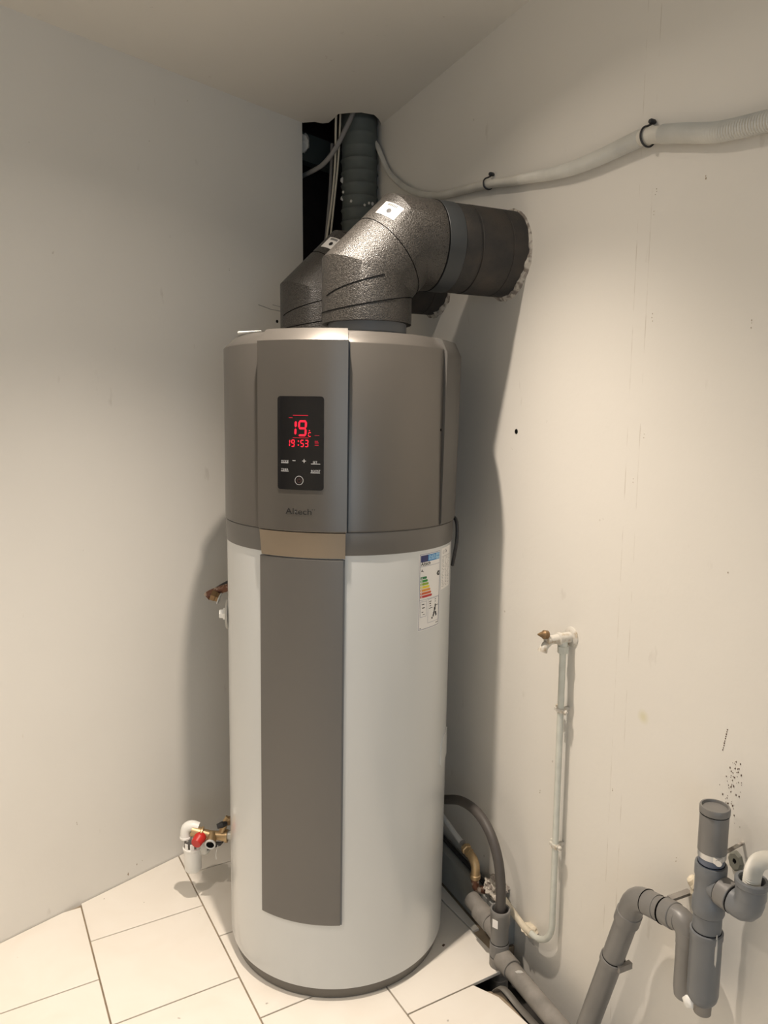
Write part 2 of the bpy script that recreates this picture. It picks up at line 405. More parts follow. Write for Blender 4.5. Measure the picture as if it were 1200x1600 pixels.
struct(obj('window_1', fr, M['white_pl'], smooth=False))

# ceiling with a torn opening above the corner
def cw(x, y, z=H): return Vector((x, y, z))
cpts = [LW(LEN, H), LW(.289, H), cw(-.285, 2.872), cw(-.262, 2.868), cw(-.235, 2.882), cw(-.212, 2.874), cw(-.196, 2.845), cw(-.172, 2.795), cw(-.135, 2.785), cw(-.09, 2.780), cw(-.045, 2.800), cw(-.030, 2.835), cw(-.020, 2.882), RW(.215, H), RW(LEN, H)]
struct(obj('ceiling', poly(cpts, thick=.05, direction=(0, 0, 1)), M['ceil'], smooth=False))
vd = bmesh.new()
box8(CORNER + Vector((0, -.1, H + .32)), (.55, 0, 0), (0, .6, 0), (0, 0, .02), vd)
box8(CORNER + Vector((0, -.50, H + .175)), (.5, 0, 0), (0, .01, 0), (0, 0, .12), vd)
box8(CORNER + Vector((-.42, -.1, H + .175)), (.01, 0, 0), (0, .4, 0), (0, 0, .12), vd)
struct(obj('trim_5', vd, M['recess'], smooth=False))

# downlight fixture around the lamp
for DL, lab in zip(DLS, ('recessed ceiling spotlight in front of the water heater', 'recessed ceiling spotlight in the middle of the row', 'recessed ceiling spotlight of the row farthest from the heater')):
    dlf = empty('ceiling_downlight', (DL.x, DL.y, H)); tag(dlf, lab, 'ceiling light', 'row of ceiling spotlights')
    obj('bezel', lathe([(.031, .001), (.033, -.004), (.044, -.004), (.046, 0), (.046, .002)], n=40), M['white_pl'], dlf)

# floor: screed slab, service slot by the right wall, individually laid tiles
TU = Vector((-.497, .868, 0)); TV = Vector((.868, .497, 0)); TS = .336; GR = .0045
TU.normalize(); TV.normalize()
CH_S, CH_OFF = 1.20, .125      # service slot: from s = 1.2 on, within 12.5 cm of the wall
sl = [LW(LEN, 0), LW(-.45, 0), RW(-.45, 0), RW(CH_S, 0), RW(CH_S, 0, .21), RW(1.30, 0, .20), RW(1.33, 0, CH_OFF + .01), RW(2.3, 0, CH_OFF), RW(2.3, 0, 0), RW(LEN, 0)]
slz = [Vector((p.x, p.y, -.008)) for p in sl]
floor = struct(obj('floor', poly(slz, thick=.03, direction=(0, 0, -1)), M['grout'], smooth=False))
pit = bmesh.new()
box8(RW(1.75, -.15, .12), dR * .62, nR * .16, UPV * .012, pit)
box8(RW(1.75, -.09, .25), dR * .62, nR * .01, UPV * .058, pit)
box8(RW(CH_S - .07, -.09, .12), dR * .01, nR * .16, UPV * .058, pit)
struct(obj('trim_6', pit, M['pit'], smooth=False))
def clip(pl, n, c):      # keep n.p >= c
    out = []
    for i in range(len(pl)):
        a, b = pl[i], pl[(i + 1) % len(pl)]; da, db = a.dot(n) - c, b.dot(n) - c
        if da >= 0: out.append(a)
        if (da >= 0) != (db >= 0): out.append(a.lerp(b, da / (da - db)))
    return out
def tile_obj(pl):
    bm = bmesh.new(); vs = [bm.verts.new(Vector((p.x, p.y, 0))) for p in pl]; f = bm.faces.new(vs)
    if f.normal.z < 0: f.normal_flip()
    r = bmesh.ops.extrude_face_region(bm, geom=[f])
    for e in r['geom']:
        if isinstance(e, bmesh.types.BMVert): e.co.z -= .009
    bmesh.ops.recalc_face_normals(bm, faces=bm.faces)
    top = [e for e in bm.edges if all(abs(v.co.z) < 1e-6 for v in e.verts)]
    bmesh.ops.bevel(bm, geom=top, offset=.0009, segments=1, affect='EDGES')
    o = obj('tile', bm, M['tile'], floor, smooth=False); return o
cR0 = CORNER.dot(nR); cL0 = CORNER.dot(nL)
u0v0 = .252     # v of the first long joint
offs = {0: 1.811, -1: 1.990, 1: 1.650, 2: 1.90, 3: 1.72}
nb = bn; cb = A.dot(bn)
for i in range(-13, 16):
    v0 = u0v0 + TS * i
    uo = {0: 1.811, -1: 1.990, 1: 1.6495}.get(i)
    if i == 2: uo = 1.8205
    if uo is None: uo = 1.811 + (.179 if i % 2 else 0)
    rowt = .3465 if i in (-1, 0, 1, 2) else .346
    for j in range(-16, 8):
        ua = uo + rowt * j; ub = ua + rowt; va = v0; vb = v0 + TS
        g = GR / 2
        pl = [TU * (ua + g) + TV * (va + g), TU * (ub - g) + TV * (va + g), TU * (ub - g) + TV * (vb - g), TU * (ua + g) + TV * (vb - g)]
        pl = clip(pl, nL, cL0 + .003)
        if len(pl) < 3: continue
        hole_row = False
        mid = sum(pl, Vector()) / len(pl); s_mid = -(mid - CORNER).dot(dR)
        # tiles stop short of the painted ledge (dark gap)
        pl = clip(pl, nR, cR0 + (.060 if s_mid < 1.2 else CH_OFF + .006))
        if len(pl) < 3: continue
        pl = clip(pl, nb, cb + .004)
        if len(pl) < 3: continue
        mid = sum(pl, Vector()) / len(pl); s_mid = -(mid - CORNER).dot(dR); o_mid = (mid - CORNER).dot(nR)
        # the cut tile beside the standpipe: corner broken away
        if 1.28 < s_mid < 1.75 and o_mid < .45:
            a_, b_ = RW(1.285, 0, .197), RW(1.352, 0, .155)
            n_ = Vector((-(b_ - a_).y, (b_ - a_).x, 0)).normalized()
            if n_.dot(mid - a_) < 0: n_ = -n_
            pl = clip(pl, n_, a_.dot(n_))
            a_, b_ = RW(1.345, 0, .157), RW(1.52, 0, .125)
            n_ = Vector((-(b_ - a_).y, (b_ - a_).x, 0)).normalized()
            if n_.dot(mid - a_) < 0: n_ = -n_
            pl = clip(pl, n_, a_.dot(n_))
        ar = 0
        for k in range(1, len(pl) - 1): ar += (pl[k] - pl[0]).cross(pl[k + 1] - pl[0]).length / 2
        if len(pl) < 3 or ar < .0004: continue
        tile_obj(pl)
# curled metal trim on the tile's cut edge
tr = cr([RW(1.325, -.004, .147), RW(1.338, .012, .137), RW(1.36, .012, .131), RW(1.40, .003, .125), RW(1.47, 0, .119), RW(1.60, 0, .112), RW(1.9, 0, .108)], .01)
bm = bmesh.new(); rows = []
for i, p in enumerate(tr):
    rows.append([bm.verts.new(p + nR * a + UPV * b) for a, b in ((.014, .0015), (.010, .005), (.002, .006), (-.006, .002), (-.008, -.012), (.0, -.012))])
for i in range(len(rows) - 1):
    for k in range(6): bm.faces.new((rows[i][k], rows[i][(k + 1) % 6], rows[i + 1][(k + 1) % 6], rows[i + 1][k]))
bm.faces.new(rows[0]); bm.faces.new(rows[-1])
struct(obj('trim_7', bm, M['base'], smooth=True))

# painted ledge along the foot of the right wall
bm = box8(RW(.60, .056, .0265), dR * .60, nR * .0265, UPV * .056, bev=.0015)
struct(obj('baseboard_right', bm, M['ledge'], smooth=False))

# small marks in the walls
def wall_hole(parent, p, n, r, name='screw_hole'):
    bm = lathe([(0, .0002), (r, .0004), (r * 1.15, .0012), (r * 1.3, .0004)], n=14, axis=n, origin=p)
    o = obj(name, bm, M['hole'], recalc=True); o.parent = parent; o.matrix_parent_inverse = parent.matrix_world.inverted(); return o
bpy.context.view_layer.update()
wall_hole(wall_right, RW(1.133, 1.495), nR, .0055)
wall_hole(wall_left, LW(.420, 1.895 if False else 1.875), nL, .0045)
random.seed(3)
bm = bmesh.new()
def flake(c, size, n, t1):
    t2 = n.cross(t1).normalized(); k = random.randint(4, 6); ph = random.random() * 6; top = []
    base = []
    for a in range(k):
        th = ph + 2 * pi * a / k; r = size * random.uniform(.45, 1.1)
        q = c + t1 * cos(th) * r * .7 + t2 * sin(th) * r * 1.2
        base.append(bm.verts.new(q + n * .0001)); top.append(bm.verts.new(q + n * .0009))
    bm.faces.new(top)
    for a in range(k): bm.faces.new((base[a], base[(a + 1) % k], top[(a + 1) % k], top[a]))
for i in range(70):
    z = random.uniform(.745, .875); s = 1.893 + (.81 - z) * -.05 + random.gauss(0, .010) + (.006 if z > .83 else 0)
    flake(RW(s, z), random.choice((.001, .0014, .0018, .0026, .0036)) * .68, nR, dR)
for i in range(10): flake(RW(1.875 - i * .0008, .93 - i * .005), .0018, nR, dR)
o = obj('chipped_plaster', bm, M['dmg'], smooth=False); o['kind'] = 'stuff'; o.parent = wall_right; o.matrix_parent_inverse = wall_right.matrix_world.inverted()
# hairline cracks on the left wall by the ducts
bm = bmesh.new()
tube([LW(.505, 1.925, .0005), LW(.45, 1.915, .0005), LW(.405, 1.913, .0005), LW(.36, 1.915, .0005)], .0011, n=6, bm=bm)
tube([LW(.44, 1.932, .0005), LW(.40, 1.928, .0005), LW(.35, 1.927, .0005)], .0008, n=6, bm=bm)
o = obj('plaster_crack', bm, M['p_grey']); o.parent = wall_left; o.matrix_parent_inverse = wall_left.matrix_world.inverted()
# small knocks and scuffs in the paint
def scuffs(wall, P, n, d, lst):
    global bm
    bm = bmesh.new()
    for s_, z_, sz, ln in lst:
        t2 = n.cross(d).normalized()
        for k_ in range(ln):
            flake(P(s_ + .002 * k_ * random.uniform(-.6, .6), z_ - .006 * k_ * random.uniform(.6, 1.4)), sz * random.uniform(.6, 1.1), n, d)
    o = obj('paint_scuffs', bm, M['scuff'], smooth=False); o['kind'] = 'stuff'; o.parent = wall; o.matrix_parent_inverse = wall.matrix_world.inverted()
M['scuff'] = mat('paint_scuff', (.36, .29, .21), .9)
scuffs(wall_right, RW, nR, dR, [(1.619, 1.755, .0016, 3), (1.852, 1.239, .002, 1), (1.740, 2.001, .0028, 2), (1.608, 1.966, .0016, 2), (1.612, 2.010, .0014, 3), (1.613, 1.500, .0014, 2), (1.866, 1.714, .0013, 3), (1.587, 1.40, .0012, 2), (1.295, .523, .0016, 2), (1.57, .66, .0016, 2), (1.77, .60, .0014, 3)])
scuffs(wall_left, LW, nL, dL, [(1.184, 1.125, .0014, 1), (1.284, 2.27, .0018, 1), (1.245, .272, .0018, 2), (1.056, 1.732, .0012, 1), (.628, 2.031, .002, 2), (1.082, .024, .0045, 2), (1.05, .040, .003, 1), (1.03, .045, .002, 1), (1.39, .605, .0014, 2), (1.02, 1.50, .001, 1)])
bm = bmesh.new(); box8(Vector((.183, 1.992, .0006)), (.002, .004, 0), (.003, -.0012, 0), (0, 0, .0006), bm)
o = obj('dirt_fleck', bm, M['dmg'], floor, smooth=False)
# ------------------------------------------------------------------ water heater
TC = Vector((-.135, 2.093, 0))
heater = empty('water_heater', TC); heater.rotation_euler = (0, .009, 0)
tag(heater, 'tall white and silver-grey hot water cylinder with red digital display standing on the tiles', 'water heater')
PH = pi / 180
def cyl(phi, z, r): return Vector((r * sin(phi * PH), -r * cos(phi * PH), z))
def band(prof, p0, p1, n=None, bm=None):       # closed (r, z) profile swept between two angles
    n = n or max(4, int(abs(p1 - p0) / 2)); bm = bm or bmesh.new(); rows = []
    for i in range(n + 1):
        ph = p0 + (p1 - p0) * i / n; rows.append([bm.verts.new(cyl(ph, z, r)) for r, z in prof])
    k = len(prof)
    for i in range(n):
        for a in range(k): bm.faces.new((rows[i][a], rows[i][(a + 1) % k], rows[i + 1][(a + 1) % k], rows[i + 1][a]))
    bm.faces.new(rows[0]); bm.faces.new(rows[-1]); return bm
def on_cyl(bm, phi0, z0, r):                   # wrap a flat x-y mesh (metres) on the cylinder about (phi0, z0)
    for v in bm.verts:
        v.co = cyl(phi0 + v.co.x / r / PH, z0 + v.co.y, r + v.co.z)
    return bm
ZA, ZB, ZT, ZTT = 1.197, 1.2555, 1.708, 1.737
obj('base_ring', lathe([(0, .001), (.300, .001), (.3045, .004), (.313, .031), (.313, .036), (0, .036)], n=128), M['base'], heater)
obj('tank_body', lathe([(0, .0335), (.3105, .0335), (.3145, .036), (.316, .041), (.316, ZA + .001), (0, ZA + .001)], n=160), M['enamel'], heater)
obj('collar', lathe([(0, ZA), (.3175, ZA), (.3185, ZA + .002), (.3185, ZB - .0025), (.3165, ZB - .001), (.3165, ZB + .001), (0, ZB + .001)], n=160), M['grey'], heater)
obj('head_shell', lathe([(0, ZB), (.3180, ZB), (.3195, ZB + .002), (.3200, ZT - .003), (.3185, ZT), (.290, ZTT - .001), (.286, ZTT), (.10, ZTT + .002), (0, ZTT + .002)], n=160), M['silver'], heater)
o = obj('rear_cover', band([(.300, ZB + .001), (.3215, ZB + .001), (.3235, ZB + .006), (.3295, ZT - .022), (.3290, ZT - .010), (.3130, ZTT - .006), (.300, ZTT - .003), (.285, ZTT + .0015), (.285, ZTT - .01)], 57.5, 264, n=120), M['rear'], heater)
o['label'] = 'darker grey rear half of the head cover'
# control housing (bowed front panel of the head), with its lighter sloping lip
o = obj('control_housing', band([(.310, ZB), (.3320, ZB), (.3345, ZB + .003), (.3350, ZT + .002), (.3335, ZT + .004), (.302, ZTT + .003), (.296, ZTT + .0042), (.280, ZTT + .002), (.280, ZT)], -34.0, 5.9, n=40), M['silver'], heater, angle=25)
obj('side_groove', band([(.318, ZB), (.3212, ZB), (.3212, ZT), (.318, ZT)], 5.9, 6.75, n=2), M['groove'], heater, smooth=False)
obj('side_groove', band([(.318, ZB + .05), (.3206, ZB + .05), (.3206, ZT - .06), (.318, ZT - .06)], -34.8, -34.0, n=2), M['groove'], heater, smooth=False)
o = obj('sloping_lip', band([(.312, ZB - .0015), (.3330, ZB - .0015), (.3255, ZA - .006), (.312, ZA - .006)], -33.6, 5.5, n=40), M['lip'], heater, angle=25); o['label'] = 'lighter tan strip below the control housing'
o = obj('lower_panel', band([(.312, ZA - .009), (.3235, ZA - .009), (.3250, ZA - .011), (.3250, .2265), (.3235, .224), (.312, .224)], -34.6, 4.7, n=40), M['grey'], heater, angle=25)
o2 = obj('panel_edge_strip', band([(.313, ZA - .010), (.3225, ZA - .010), (.3225, .226), (.313, .226)], 4.72, 5.5, n=2), M['spigot'], heater, smooth=False)
# display
def rrect_grid(w, h, rad, nx=16, ny=3, t=.0012):
    bm = bmesh.new(); pts = []
    for cx, cy, a0 in ((w / 2 - rad, h / 2 - rad, 0), (-w / 2 + rad, h / 2 - rad, 90), (-w / 2 + rad, -h / 2 + rad, 180), (w / 2 - rad, -h / 2 + rad, 270)):
        for k in range(6): a = (a0 + 18 * k) * PH; pts.append((cx + rad * cos(a), cy + rad * sin(a), t))
    f = bm.faces.new([bm.verts.new(p) for p in pts])
    r = bmesh.ops.extrude_face_region(bm, geom=[f])
    for e in r['geom']:
        if isinstance(e, bmesh.types.BMVert): e.co.z -= t + .002
    for i in range(1, nx):
        x = -w / 2 + w * i / nx
        bmesh.ops.bisect_plane(bm, geom=list(bm.verts) + list(bm.edges) + list(bm.faces), plane_co=(x, 0, 0), plane_no=(1, 0, 0))
    return bm
DPH, DZ, DRr = -13.6, 1.4683, .3350
disp = obj('display', on_cyl(rrect_grid(.1165, .2215, .0075), DPH, DZ, DRr), M['glass'], heater); disp['label'] = 'black glass control display with red digits'
PX, PY = .001608, .001530     # metres per photo pixel on the panel: used only to size the print
def stuff(o): o['kind'] = 'stuff'; return o
def dsp(name, bm, m, h=.0015): return stuff(obj(name, on_cyl(bm, DPH, DZ, DRr + h), m, disp, smooth=False, recalc=False))
def seg7(ch, w, h, t, bm, x, y, sk=.04):
    segs = {'1': 'bc', '9': 'abcdfg', '5': 'acdfg', '3': 'abcdg', 'C': 'adef', '8': 'abcdefg'}[ch]
    g = t * .12; hh = h / 2
    def hs(yc):
        a, b = x + g + t * .25, x + w - g - t * .25
        P = [(a, yc), (a + t / 2, yc + t / 2), (b - t / 2, yc + t / 2), (b, yc), (b - t / 2, yc - t / 2), (a + t / 2, yc - t / 2)]
        bm.faces.new([bm.verts.new((p[0] + sk * (p[1] - y), p[1], 0)) for p in P])
    def vs(xc, y0, y1):
        y0 += g + t * .15; y1 -= g + t * .15
        P = [(xc, y0), (xc + t / 2, y0 + t / 2), (xc + t / 2, y1 - t / 2), (xc, y1), (xc - t / 2, y1 - t / 2), (xc - t / 2, y0 + t / 2)]
        bm.faces.new([bm.verts.new((p[0] + sk * (p[1] - y), p[1], 0)) for p in P])
    if 'a' in segs: hs(y + h - t / 2)
    if 'd' in segs: hs(y + t / 2)
    if 'g' in segs: hs(y + hh)
    if 'b' in segs: vs(x + w - t / 2, y + hh, y + h - t / 3)
    if 'c' in segs: vs(x + w - t / 2, y + t / 3, y + hh)
    if 'f' in segs: vs(x + t / 2, y + hh, y + h - t / 3)
    if 'e' in segs: vs(x + t / 2, y + t / 3, y + hh)
def U(px): return (px - 470.3) * PX
def V(py): return (692.5 - py) * PY
bm = bmesh.new()
seg7('1', .0090, .038, .0052, bm, U(459.3), V(681)); seg7('9', .0215, .038, .0048, bm, U(467.2), V(681.5))
seg7('C', .0072, .0105, .0016, bm, U(483.2), V(681.8)); rect(U(484.4), V(673.2), U(485.8), V(671.6), bm, 1)
for ch, x in (('1', 451.0), ('9', 456.6), ('5', 471.0), ('3', 478.0)): seg7(ch, .0088 if ch != '1' else .0060, .0175, .0023, bm, U(x), V(698))
for dy in (689, 695): rect(U(467.3), V(dy + 1), U(469.0), V(dy - 1), bm, 1)
dsp('lit_digits', bm, M['led'])
bm = bmesh.new(); rect(U(459.5), V(650), U(483), V(648.6), bm); rect(U(459.5), V(684.3), U(484), V(683.2), bm)
rect(U(453), V(653.6), U(459), V(652.6), bm, 1)
for yy in (688.5, 691, 694.5): rect(U(493.2), V(yy + .9), U(499.0 - (yy == 688.5)), V(yy - .5), bm, 1)
rect(U(493), V(680), U(500), V(679.3), bm, 1)
dsp('indicator_marks', bm, M['led2'])
bm = bmesh.new()
for s, x, y, ln in (('MODE', 440.2, 722.2, (440, 452, 723.6)), ('SET', 490.5, 722.6, (487.6, 501.5, 724.2)), ('TIMER', 440.2, 735.2, (440, 452.5, 736.6)), ('BOOST', 487.6, 736.2, (487.2, 501.2, 738.0))):
    join_bm(bm, text_bm(s, .0070), U(x), V(y)); rect(U(ln[0]), V(ln[2]), U(ln[1]), V(ln[2] - .9), bm, 2)
rect(U(458.8), V(719.8), U(463.6), V(718.8), bm, 1); rect(U(474.2), V(719.9), U(480), V(719.0), bm, 1); rect(U(476.6), V(722.3), U(477.6), V(716.6), bm, 1)
c = (U(469.3), V(750)); 
for k in range(32):
    a, b = 2 * pi * k / 32, 2 * pi * (k + 1) / 32; r0, r1 = .0098, .0108
    bm.faces.new([bm.verts.new((c[0] + r * cos(t), c[1] + r * sin(t), 0)) for r, t in ((r0, a), (r1, a), (r1, b), (r0, b))])
dsp('printed_buttons', bm, M['ink_w'])
bm = bmesh.new()
for k in range(20):
    a = (125 + 290 * k / 20) * PH; b = (125 + 290 * (k + 1) / 20) * PH
    bm.faces.new([bm.verts.new((c[0] + r * cos(t), c[1] + r * sin(t), 0)) for r, t in ((.0046, a), (.0053, a), (.0053, b), (.0046, b))])
rect(c[0] - .0004, c[1] + .001, c[0] + .0004, c[1] + .007, bm, 1)
dsp('power_symbol', bm, mat('print_dim_red', (.10, .03, .025), .5))
bm = text_bm('Altech', .0205, bold=.00012)
xs = [v.co.x for v in bm.verts]; k = (41.5 * PX) / (max(xs) - min(xs))
for v in bm.verts: v.co.x = (v.co.x - min(xs)) * k
for cx in (42.8, 46.0):
    vs = [bm.verts.new((cx * PX + .0011 * cos(2 * pi * q / 10), .0122 + .0011 * sin(2 * pi * q / 10), 0)) for q in range(10)]; bm.faces.new(vs)
o = obj('brand_lettering', on_cyl(bm, -20.0, 1.2985, .3353), M['ink_k'], heater, smooth=False, recalc=False)

# energy label
def curved_sheet(w, h, t=.0004, nx=8):
    bm = bmesh.new(); 
    for i in range(nx):
        a, b = w * i / nx, w * (i + 1) / nx
        bm.faces.new([bm.verts.new((a, -h, t)), bm.verts.new((b, -h, t)), bm.verts.new((b, 0, t)), bm.verts.new((a, 0, t))])
    bmesh.ops.remove_doubles(bm, verts=bm.verts, dist=1e-6)
    r = bmesh.ops.extrude_face_region(bm, geom=list(bm.faces))
    for e in r['geom']:
        if isinstance(e, bmesh.types.BMVert): e.co.z -= t
    return bm
EL0, EZ, ER = 42.9, 1.1885, .3161; EW, EH = .095, .2035
el = obj('energy_label', on_cyl(curved_sheet(EW, EH), EL0, EZ, ER), M['paper'], heater, smooth=False); el['label'] = 'white energy label with a coloured A to G scale'
def ep(name, bm, m):
    o = obj(name, on_cyl(bm, EL0, EZ, ER + .0007), m, el, smooth=False, recalc=False)
    return o if name in ('scale_bar', 'flag_panel', 'header_panel') else stuff(o)
def er(bm, x0, y0, x1, y1, nx=3):
    if nx == 3 and x1 - x0 > .3: nx = 8
    return rect(x0 * EW, -y1 * EH, x1 * EW, -y0 * EH, bm, nx)
bm = bmesh.new(); er(bm, .02, .008, .98, .014); er(bm, .02, .984, .98, .990); er(bm, .02, .008, .035, .99, 1); er(bm, .965, .008, .98, .99, 1)
er(bm, .05, .168, .95, .171); er(bm, .04, .60, .96, .603)
for x0, y0, x1, y1 in ((.07, .622, .33, .82), (.40, .61, .95, .92)):
    er(bm, x0, y0, x1, y0 + .003); er(bm, x0, y1, x1, y1 + .003); er(bm, x0, y0, x0 + .008, y1, 1); er(bm, x1, y0, x1 + .008, y1, 1)
ep('label_border', bm, M['p_line'])
bm = bmesh.new(); er(bm, .06, .025, .36, .112); ep('flag_panel', bm, M['p_navy'])
bm = bmesh.new(); er(bm, .36, .025, .94, .112); ep('header_panel', bm, M['p_blue'])
bm = bmesh.new(); er(bm, .76, .03, .84, .062, 1); er(bm, .86, .03, .93, .062, 1); er(bm, .76, .070, .84, .105, 1); er(bm, .86, .070, .93, .105, 1); er(bm, .38, .085, .74, .095)
join_bm(bm, text_bm('ENERG', .0125, bold=.0003), .385 * EW, -.080 * EH)
for v in bm.verts: v.co.z = .0003
ep('header_lettering', bm, M['p_lblue'])
bm = text_bm('Altech', .0145, bold=.0002)
for v in bm.verts: v.co.x += .07 * EW; v.co.y -= .158 * EH
er(bm, .42, .132, .44, .138, 1); er(bm, .46, .132, .48, .138, 1)
er(bm, .08, .222, .15, .232, 1); er(bm, .10, .205, .13, .225, 1); er(bm, .15, .230, .18, .238, 1)
P = [(.80, .30), (.86, .27), (.965, .27), (.965, .33), (.86, .33)]; bm.faces.new([bm.verts.new((x * EW, -y * EH, 0)) for x, y in reversed(P)])
# pictogram of the installer's map sheet, small prints
for x0, y0, x1, y1 in ((.74, .70, .80, .74), (.70, .74, .79, .78), (.68, .785, .76, .80), (.66, .80, .72, .84), (.74, .80, .83, .83), (.58, .86, .64, .885), (.64, .83, .70, .86), (.78, .83, .85, .86), (.45, .64, .56, .65), (.47, .665, .54, .68), (.48, .70, .55, .71), (.45, .73, .62, .738), (.74, .63, .80, .638), (.74, .66, .79, .668), (.78, .715, .92, .722),
                       (.13, .655, .24, .665), (.15, .70, .26, .712), (.13, .755, .20, .765), (.18, .79, .27, .797), (.06, .965, .12, .972), (.80, .948, .94, .956)):
    er(bm, x0, y0, x1, y1, 1)
ep('black_print', bm, M['ink_k'])
for k in range(7):
    y0 = .300 + k * .0405; x1 = .33 + k * .042; bm = bmesh.new(); er(bm, .06, y0, x1 - .03, y0 + .031, 2)
    bm.faces.new([bm.verts.new((x * EW, -y * EH, 0)) for x, y in ((x1 - .03, y0 + .031), (x1, y0 + .0155), (x1 - .03, y0))])
    ep('scale_bar', bm, M['bar%d' % k])
bm = bmesh.new()
for k, ch in enumerate('ABCDEFG'): join_bm(bm, text_bm(ch, .0065, bold=.0002), .09 * EW, -(.326 + k * .0405) * EH)
join_bm(bm, text_bm('A', .0085), .872 * EW, -.313 * EH)
for v in bm.verts: v.co.z = .0003
ep('scale_letters', bm, M['paper'])
# rating plate
rl_ = obj('rating_label', on_cyl(curved_sheet(.072, .112), 61.6, 1.1895, ER), M['paper'], heater, smooth=False); rl_['label'] = 'small white rating label with fine grey print'
bm = bmesh.new(); random.seed(11)
for k in range(20):
    y = -.026 - k * .0041
    for q in range(3):
        a = .004 + q * .022 + random.random() * .004; b = a + random.uniform(.005, .015); rect(a, y - .0011, b, y, bm, 1)
join_bm(bm, text_bm('CE', .011), .006, -.015); 
for x, y in ((.028, -.005), (.031, -.008), (.029, -.011), (.034, -.010)): rect(x, y - .004, x + .004, y, bm, 1)
rect(.004, -.0235, .068, -.0225, bm, 4)
o = obj('fine_print', on_cyl(bm, 61.6, 1.1895, ER + .0007), M['p_grey'], rl_, smooth=False, recalc=False)
stuff(o)
# service hatch on the right flank
bm = bmesh.new(); pts = []
for (x, y) in ((0, -.030), (.004, -.018), (.012, -.008), (.024, 0), (.085, 0), (.085, -.078), (.004, -.080), (0, -.074)): pts.append((x, y, .003))
f = bm.faces.new([bm.verts.new(p) for p in pts]); r = bmesh.ops.extrude_face_region(bm, geom=[f])
for e in r['geom']:
    if isinstance(e, bmesh.types.BMVert): e.co.z -= .004
for i in range(1, 8): bmesh.ops.bisect_plane(bm, geom=list(bm.verts) + list(bm.edges) + list(bm.faces), plane_co=(.085 * i / 8, 0, 0), plane_no=(1, 0, 0))
obj('side_hatch', on_cyl(bm, 67.2, .647, .316), M['enamel'], heater)
obj('screw_hole', lathe([(0, .0006), (.003, .0005), (.0038, 0)], n=12, origin=cyl(56.2, 1.503, .3199), axis=cyl(56.2, 0, 1)), M['hole'], heater)
# small white plastic strip lying on the rim
bm = bmesh.new(); tube([cyl(-62, 1.7425, .292), cyl(-55, 1.741, .289), cyl(-48, 1.7405, .287), cyl(-41, 1.740, .286)], [.0042, .0032, .002, .0008], n=8, bm=bm)
obj('cable_tie_tail', bm, M['white_pl'], heater)
# rating-side flange with hexagonal plug (left flank)
fa = -83; fc = cyl(fa, .972, .3155); fax = cyl(fa, 0, 1)
fl_ = obj('side_flange', lathe([(0, 0), (.0425, 0), (.0425, .004), (.038, .007), (.016, .008), (0, .008)], n=40, origin=fc, axis=fax), M['spigot'], heater); fl_.data.materials[0] = mat('flange_grey', (.40, .39, .36), .45)
hx = obj('hex_plug', lathe([(0, .007), (.019, .007), (.019, .014), (.014, .015), (.0135, .024), (.011, .026), (0, .026)], n=6, origin=fc, axis=fax), M['white_pl'], fl_, smooth=False); hx['label'] = 'glossy white hexagonal plug'
# power cord loop behind the right flank
pc = cr([cyl(84, 1.262, .318), cyl(82.0, 1.250, .3285), cyl(81.2, 1.225, .332), cyl(81.2, 1.19, .331), cyl(82.5, 1.15, .325), cyl(86, 1.12, .321)], .008)
obj('power_cord', tube(pc, [.0052] * len(pc), n=12), M['black'], heater)
# outlet spigots for the two ducts (heater-local)
T_V = {}
def duct_axis(s, t): return CORNER - dR * s + nR * t
E1 = duct_axis(1.06, .42) - TC; E2 = duct_axis(.65, .404) - TC
for e in (E1, E2):
    p = Vector((e.x - .0145, e.y, 0))
    obj('duct_spigot', lathe([(.085, ZTT - .005), (.104, ZTT - .005), (.104, ZTT + .003), (.1005, ZTT + .006), (.1005, ZTT + .048), (.085, ZTT + .048)], n=56, origin=p, closed_prof=True), M['spigot'], heater)

